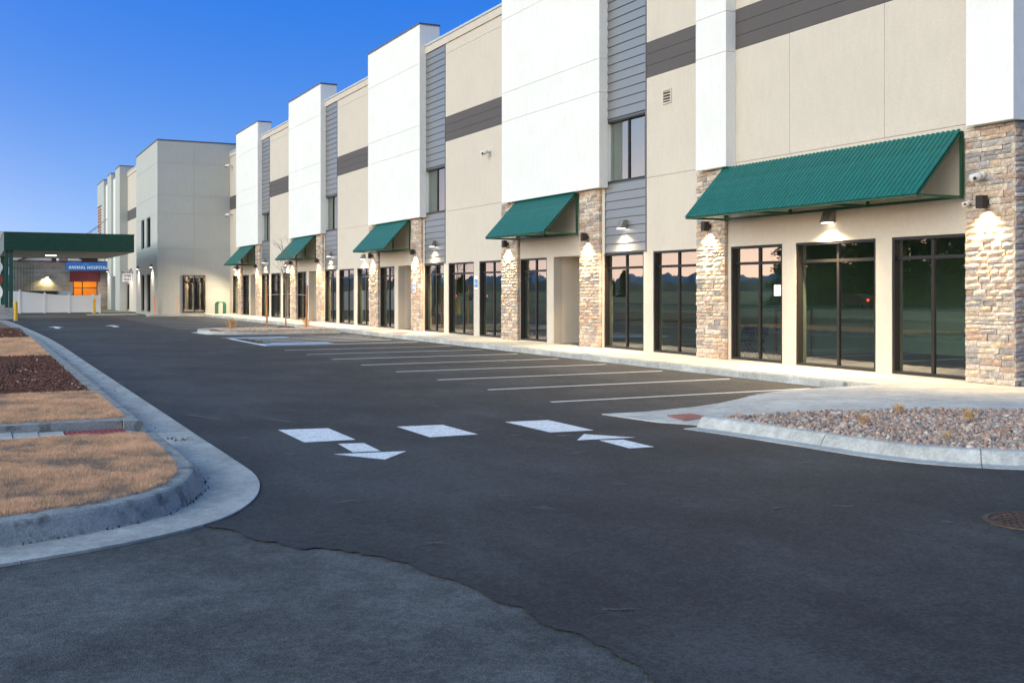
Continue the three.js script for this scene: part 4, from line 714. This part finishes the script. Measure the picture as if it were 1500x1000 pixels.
// dry grass tufts in the gravel
function tuft(x, z, seed, y, s, label) {
  const o = thing('dry_tuft', label, 'grass tuft', [x, y, z], 0, 'dry ornamental grass tufts'), rr = rng(seed), pos = [];
  for (let k = 0; k < 130; k++) { const a = rr() * 6.28, r = rr() * 0.09 * s, lean = 0.12 + rr() * 0.28, h = (0.13 + rr() * 0.14) * s, w = 0.004 * s, cx = Math.cos(a), cz = Math.sin(a), bx = cx * r, bz = cz * r; const mx = bx + cx * lean * h * 0.5, mz = bz + cz * lean * h * 0.5, tx = bx + cx * lean * h * 1.7, tz = bz + cz * lean * h * 1.7; pos.push(bx - cz * w, 0, bz + cx * w, bx + cz * w, 0, bz - cx * w, mx, h * 0.65, mz, mx - cz * w, h * 0.6, mz + cx * w, mx + cz * w, h * 0.6, mz - cx * w, tx, h, tz); }
  const g = new THREE.BufferGeometry(); g.setAttribute('position', new THREE.Float32BufferAttribute(pos, 3)); g.computeVertexNormals(); part('blades', muv(g), std(lin(0.52, 0.32, 0.15), 0.9), o);
}
[[10.35, -10.55, 0.7], [11.75, -11.3, 0.75], [11.9, -10.2, 0.85], [10.15, -9.0, 0.55]].forEach(([x, z, s], i) => tuft(x, z, 80 + i, 0.13, s, 'dry golden grass tuft growing in the gravel island, ' + ['smallest but one', 'beside the concrete apron', 'widest', 'smallest, beside the kerb'][i]));
tuft(10.3, -49.3, 90, 0.14, 2.2, 'dry grass tuft on the parking island near its rounded end');
tuft(14.0, -50.2, 91, 0.14, 2.0, 'dry grass tuft on the parking island near the shop pavement');
// folding chairs and a lit panel in the corner room
function foldingChair(x, z, turn, label) {
  const o = thing('folding_chair', label, 'chair', [x, SW, z], turn, 'folding chairs in the corner room');
  part('seat', muv(new THREE.CylinderGeometry(0.21, 0.2, 0.03, 20).scale(1, 1, 0.95).translate(0, 0.45, 0)), M.black, o);
  part('backrest', muv(new THREE.CylinderGeometry(0.5, 0.5, 0.22, 16, 1, true, -0.45, 0.9).rotateY(Math.PI).translate(0, 0.72, 0.27)), M.black, o);
  for (const s of [-1, 1]) { part('leg', bar([s * 0.21, 0, 0.26], [s * 0.2, 0.82, -0.22], 0.012), M.black, o); part('leg', bar([s * 0.19, 0, -0.26], [s * 0.19, 0.46, 0.14], 0.012), M.black, o); }
  part('stretcher', [bar([-0.2, 0.2, 0.14], [0.2, 0.2, 0.14], 0.01), bar([-0.19, 0.2, -0.09], [0.19, 0.2, -0.09], 0.01)], M.black, o);
}
foldingChair(17.72, -22.28, -Math.PI / 2, 'black folding chair inside the corner room against its partition wall'); foldingChair(17.72, -21.74, -Math.PI / 2 + 0.1, 'black folding chair inside the corner room, the one away from the partition');
{
  const o = thing('lit_display', 'glowing white panel on the green partition of the corner room', 'display', [19.2, 1.9, -22.595]);
  part('case', box(-0.27, 0.27, -0.17, 0.17, 0, 0.05), M.black, o); part('screen', box(-0.25, 0.25, -0.15, 0.15, 0.051, 0.056), new THREE.MeshStandardMaterial({ color: 0x111111, emissive: lin(1, 0.88, 1.0), emissiveIntensity: 2.6 }), o);
  const f = thing('wooden_frame', 'brown wooden frame standing against the green partition of the corner room', 'frame', [19.0, SW, -22.59]);
  part('upright', box(0, 0.07, 0, 1.2, 0, 0.04), M.wood, f); part('upright', box(1.2, 1.27, 0, 1.2, 0, 0.04), M.wood, f); part('top_rail', box(0, 1.27, 1.2, 1.27, 0, 0.04), M.wood, f); part('board', box(0.07, 1.2, 0.1, 1.2, 0.005, 0.02), M.roomGreen, f);
}

// ------------------------------------------------------------------ dry grass blades and mulch chips
{
  const pos = [], rr = rng(400); for (let k = 0; k < 7; k++) { const a = rr() * 6.28, r = rr() * 0.012, c = Math.cos(a), s = Math.sin(a), w = 0.0016, h = 0.6 + rr() * 0.4, l = (rr() - 0.2) * 0.6; pos.push(c * r - s * w, 0, s * r + c * w, c * r + s * w, 0, s * r - c * w, c * (r + l * 0.05), h * 0.055, s * (r + l * 0.05)); }
  const g = new THREE.BufferGeometry(); g.setAttribute('position', new THREE.Float32BufferAttribute(pos, 3)); g.computeVertexNormals(); 
  const mat = new THREE.MeshPhysicalMaterial({ color: lin(1, 1, 1), roughness: 1, transmission: 0.25, thickness: 0, side: THREE.DoubleSide }), m4 = new THREE.Matrix4(), q = new THREE.Quaternion(), up = new THREE.Vector3(0, 1, 0);
  const inP = (poly, x, z) => { let c = false; for (let i = 0, j = poly.length - 1; i < poly.length; j = i++) if ((poly[i][1] > z) !== (poly[j][1] > z) && x < (poly[j][0] - poly[i][0]) * (z - poly[i][1]) / (poly[j][1] - poly[i][1]) + poly[i][0]) c = !c; return c; };
  const lawn = (label, count, xr, zr, test, s) => {
    const ms = [], cs = []; for (let t = 0; t < count; t++) { const x = xr[0] + rr() * (xr[1] - xr[0]), z = zr[0] + rr() * (zr[1] - zr[0]); if (!test(x, z)) continue; const patch = pn.noise(x * 1.6, 2, z * 1.6) + 0.6 * pn.noise(x * 5, 7, z * 5), k = s * (0.7 + 0.5 * rr() + 0.35 * patch); q.setFromAxisAngle(up, rr() * 6.28); m4.compose(new THREE.Vector3(x, yl - 0.004, z), q, new THREE.Vector3(s * 1.5, k, s * 1.5)); ms.push(m4.clone()); const f = 0.55 + 0.8 * rr() + 0.34 * patch, dull = patch < -0.3 ? 0.7 : 0; cs.push(lin(0.66 * f * (1 - dull * 0.4), 0.42 * f * (1 - dull * 0.25), 0.255 * f)); }
    const im = new THREE.InstancedMesh(g, mat, ms.length); ms.forEach((m, i) => { im.setMatrixAt(i, m); im.setColorAt(i, cs[i]); }); im.name = numbered('dry_grass'); im.userData = { kind: 'stuff', label }; im.castShadow = im.receiveShadow = true; scene.add(im);
  };
  lawn('dry grass blades of the street corner lawn', 150000, [-2.2, 1.85], [-13.62, -8.3], (x, z) => inP(nearLawn, x - 0.05, z - 0.05), 1.15);
  lawn('dry grass blades beyond the crossing ramp', 70000, [-2.2, 1.78], [-19.5, -15.3], () => true, 1.15);
  lawn('dry grass blades between two mulch beds', 40000, [-1.5, 1.71], [-42.6, -30.9], () => true, 1.3);
  // bark chips
  const cg = new THREE.BoxGeometry(0.05, 0.012, 0.02), cm = std(lin(1, 1, 1), 0.95), e = new THREE.Euler();
  for (const [z0, z1, cnt, lb] of [[-30.85, -19.55, 14000, 'bark chips of the near mulch bed'], [-54.3, -42.7, 5000, 'bark chips of the far mulch bed']]) {
    const im = new THREE.InstancedMesh(cg, cm, cnt); for (let i = 0; i < cnt; i++) { q.setFromEuler(e.set((rr() - 0.5) * 1.2, rr() * 6, (rr() - 0.5) * 1.2)); const s = 0.7 + rr() * 1.1; m4.compose(new THREE.Vector3(-1.5 + rr() * 3.2, yl + rr() * 0.03, z0 + rr() * (z1 - z0)), q, new THREE.Vector3(s, s, s)); im.setMatrixAt(i, m4); const f = 0.5 + rr() * 0.9; im.setColorAt(i, rr() > 0.985 ? lin(0.4, 0.32, 0.25) : lin(0.12 * f, 0.048 * f, 0.030 * f)); }
    im.name = numbered('bark_chips'); im.userData = { kind: 'stuff', label: lb }; im.castShadow = im.receiveShadow = true; scene.add(im);
  }
}
// asphalt crumbs and grit in the gutter
{
  const rr = rng(640), g = new THREE.IcosahedronGeometry(1, 0), spots = [], m4 = new THREE.Matrix4(), q = new THREE.Quaternion(), e = new THREE.Euler();
  const flow = [[0.15, -8.72], [0.94, -9.02], [1.42, -9.36], [1.72, -9.84], [1.93, -10.4], [2.05, -11.05], [2.06, -13.5]];
  const along = (p, n, sp) => { for (let k = 0; k < n; k++) { const i = (rr() * (p.length - 1)) | 0, t = rr(), d = (rr() + rr() - 1) * sp; spots.push([p[i][0] + (p[i + 1][0] - p[i][0]) * t + d, p[i][1] + (p[i + 1][1] - p[i][1]) * t + (rr() - 0.5) * sp]); } };
  along(flow, 90, 0.03); for (let k = 0; k < 45; k++) spots.push([2.15 + rr() * 0.3, -14.1 + (rr() - 0.5) * 0.35]); for (let k = 0; k < 160; k++) spots.push([2.05 + rr() * 0.5, -15 - rr() * 30]);
  const im = new THREE.InstancedMesh(g, std(lin(1, 1, 1), 0.95), spots.length); spots.forEach(([x, z], i) => { const s = 0.003 + 0.011 * rr() * rr(); q.setFromEuler(e.set(rr() * 6, rr() * 6, rr() * 6)); m4.compose(new THREE.Vector3(x, 0.018 + s * 0.4, z), q, new THREE.Vector3(s * 1.5, s * 0.7, s)); im.setMatrixAt(i, m4); const f = 0.03 + rr() * 0.06; im.setColorAt(i, lin(f, f * 0.95, f * 0.88)); });
  im.name = 'gutter_grit'; im.userData = { kind: 'stuff', label: 'dark asphalt crumbs and grit in the concrete gutter' }; im.castShadow = im.receiveShadow = true; scene.add(im);
}
// low dark shrubs in the mulch
[[0.72, -26.2], [0.62, -24.2]].forEach(([x, z], i) => { const o = thing('low_shrub', ['small dark shrub in the mulch bed, farther from the lawn edge', 'small dark shrub in the mulch bed, nearer the crossing ramp'][i], 'shrub', [x, yl, z]), rr = rng(500 + i), pos = []; for (let k = 0; k < 160; k++) { const a = rr() * 6.28, b = rr() * 1.3, r = 0.05 + rr() * 0.14, c = [Math.cos(a) * Math.cos(b) * r, Math.sin(b) * r * 0.9 + 0.02, Math.sin(a) * Math.cos(b) * r]; for (let j = 0; j < 3; j++) pos.push(c[0] + (rr() - 0.5) * 0.04, c[1] + (rr() - 0.5) * 0.04, c[2] + (rr() - 0.5) * 0.04); } const g = new THREE.BufferGeometry(); g.setAttribute('position', new THREE.Float32BufferAttribute(pos, 3)); g.computeVertexNormals(); part('leaves', muv(g), std(lin(0.03, 0.035, 0.035), 0.9), o); part('stem', bar([0, -0.03, 0], [0, 0.12, 0], 0.012, 5), M.bark, o); });

// ------------------------------------------------------------------ what the shop windows mirror: road, trees, fields and mountains to the west
sheet('west_road', box(-59, -49, -0.03, 0.0, -700, 60), M.street.clone()).userData.label = 'road to the west mirrored in the windows';
scene.children.at(-1).material.vertexColors = false;
function pine(x, z, h, seed, label) {
  const o = thing('evergreen_tree', label, 'tree', [x, -0.03, z], 0, 'dark evergreens west of the lawn'), rr = rng(seed), pos = [];
  for (let k = 0; k < 3200; k++) { const t = Math.pow(rr(), 1.25), y = 0.3 + t * (h - 0.3), rad = Math.pow(1 - t, 0.7) * h * 0.24 * (0.7 + 0.3 * Math.sin(t * 40)) * Math.sqrt(0.2 + 0.8 * rr()) + 0.05, a = rr() * 6.28, c = [Math.cos(a) * rad, y - rad * 0.2, Math.sin(a) * rad]; for (let j = 0; j < 3; j++) pos.push(c[0] + (rr() - 0.5) * 0.9, c[1] + (rr() - 0.5) * 0.6, c[2] + (rr() - 0.5) * 0.9); }
  const g = new THREE.BufferGeometry(); g.setAttribute('position', new THREE.Float32BufferAttribute(pos, 3)); g.computeVertexNormals(); part('crown', muv(g), M.pine, o); part('trunk', bar([0, 0, 0], [0, h * 0.9, 0], 0.16, 8, 0.03), M.bark, o);
}
{ const rr = rng(900); for (let k = 0; k < 24; k++) pine(-64 - (k % 3) * 3.5 - rr() * 2, -76 - k * 1.9, 12.5 + rr() * 4, 901 + k, 'tall dark evergreen in the row west of the road'); for (let k = 0; k < 9; k++) pine(-120 - rr() * 40, -150 - k * 34 - rr() * 14, 5 + rr() * 4, 930 + k, 'dark evergreen standing far out in the western field'); }
[[-6.5, -28], [-8, -36], [-7, -46]].forEach(([x, z], i) => { sapling(x, yl, z, 3.6, 30 + i, 'bare young tree on the dry lawn west of the kerb, ' + ['nearest the street', 'the middle one', 'farthest from the street'][i], 3); });
{
  const ridge = (name, dist, hmin, amp, f, seed, mat, label) => {
    const pos = [], idx = [], n = 700; for (let i = 0; i <= n; i++) { const a = Math.PI * (0.92 + 0.72 * i / n), t = i * f / n * 20, h = hmin + amp * (0.5 + 0.55 * pn.noise(t, seed, 0) + 0.32 * pn.noise(t * 2.7, seed, 3) + 0.17 * pn.noise(t * 7, seed, 6) + 0.08 * pn.noise(t * 19, seed, 9)); for (const [d, y] of [[dist, -5], [dist * 1.12, h * 0.55 + amp * 0.1 * pn.noise(t * 5, 1, seed)], [dist * 1.25, h], [dist * 1.5, -5]]) pos.push(Math.cos(a) * d, y, Math.sin(a) * d); if (i) for (let j = 0; j < 3; j++) { const p = (i - 1) * 4 + j, q = p + 4; idx.push(p, p + 1, q, q, p + 1, q + 1); } }
    const g = new THREE.BufferGeometry(); g.setAttribute('position', new THREE.Float32BufferAttribute(pos, 3)); g.setIndex(idx); g.computeVertexNormals(); sheet(name, muv(g), mat).userData.label = label;
  };
  ridge('mountains', 5200, 30, 130, 3.4, 4, M.hazeBlue, 'mountain range on the western horizon with distance haze painted into its blue'); ridge('hills', 1500, 8, 16, 3, 11, std(lin(0.05, 0.06, 0.04), 1), 'dark low hills before the mountains');
}
// cars stopped on the road to the west, tail lamps towards the shops' glass
function car(x, z, colour, label) {
  const o = thing('parked_car', label, 'car', [x, 0, z], 0, 'cars on the western road'), paint = std(colour, 0.3, { metalness: 0.2 });
  const side = new THREE.Shape(); side.moveTo(-2.2, 0.3); side.lineTo(-2.25, 0.75); side.quadraticCurveTo(-2.1, 0.95, -1.2, 1.0); side.quadraticCurveTo(-0.7, 1.42, 0, 1.46); side.quadraticCurveTo(1.0, 1.46, 1.6, 1.02); side.lineTo(2.15, 0.98); side.lineTo(2.25, 0.6); side.lineTo(2.2, 0.3); side.lineTo(-2.2, 0.3);
  part('body', muv(new THREE.ExtrudeGeometry(side, { depth: 1.6, bevelEnabled: true, bevelSize: 0.06, bevelThickness: 0.08, bevelSegments: 3 }).translate(0, 0, -0.8).rotateY(-Math.PI / 2)), paint, o);
  for (const [a, b] of [[-0.82, -1.35], [0.82, -1.35], [-0.82, 1.4], [0.82, 1.4]]) { const w = part('wheel', new THREE.CylinderGeometry(0.32, 0.32, 0.22, 20).rotateZ(Math.PI / 2).translate(a, 0.32, b), M.black, o); part('rim', new THREE.CylinderGeometry(0.19, 0.19, 0.24, 14).rotateZ(Math.PI / 2).translate(a, 0.32, b), M.coping, w); }
  part('rear_window', muv(new THREE.BoxGeometry(1.3, 0.45, 0.03).rotateX(-0.9).translate(0, 1.24, 1.40)), M.black, o);
  const red = new THREE.MeshStandardMaterial({ color: 0x300000, emissive: lin(1, 0.05, 0.02), emissiveIntensity: 14 });
  for (const s of [-1, 1]) part('tail_light', box(s * 0.72 - 0.17, s * 0.72 + 0.17, 0.7, 0.92, 2.27, 2.36), red, o);
}
car(-55, -92, lin(0.35, 0.03, 0.03), 'red car with lit tail lamps on the western road, nearest the street corner'); car(-53, -190, lin(0.3, 0.3, 0.32), 'grey car with lit tail lamps on the western road, leading the red one'); car(-53, -205, lin(0.05, 0.06, 0.09), 'dark blue car with lit tail lamps on the western road'); car(-53, -255, lin(0.6, 0.6, 0.6), 'white car with lit tail lamps far up the western road');
renderer.render(scene, camera);
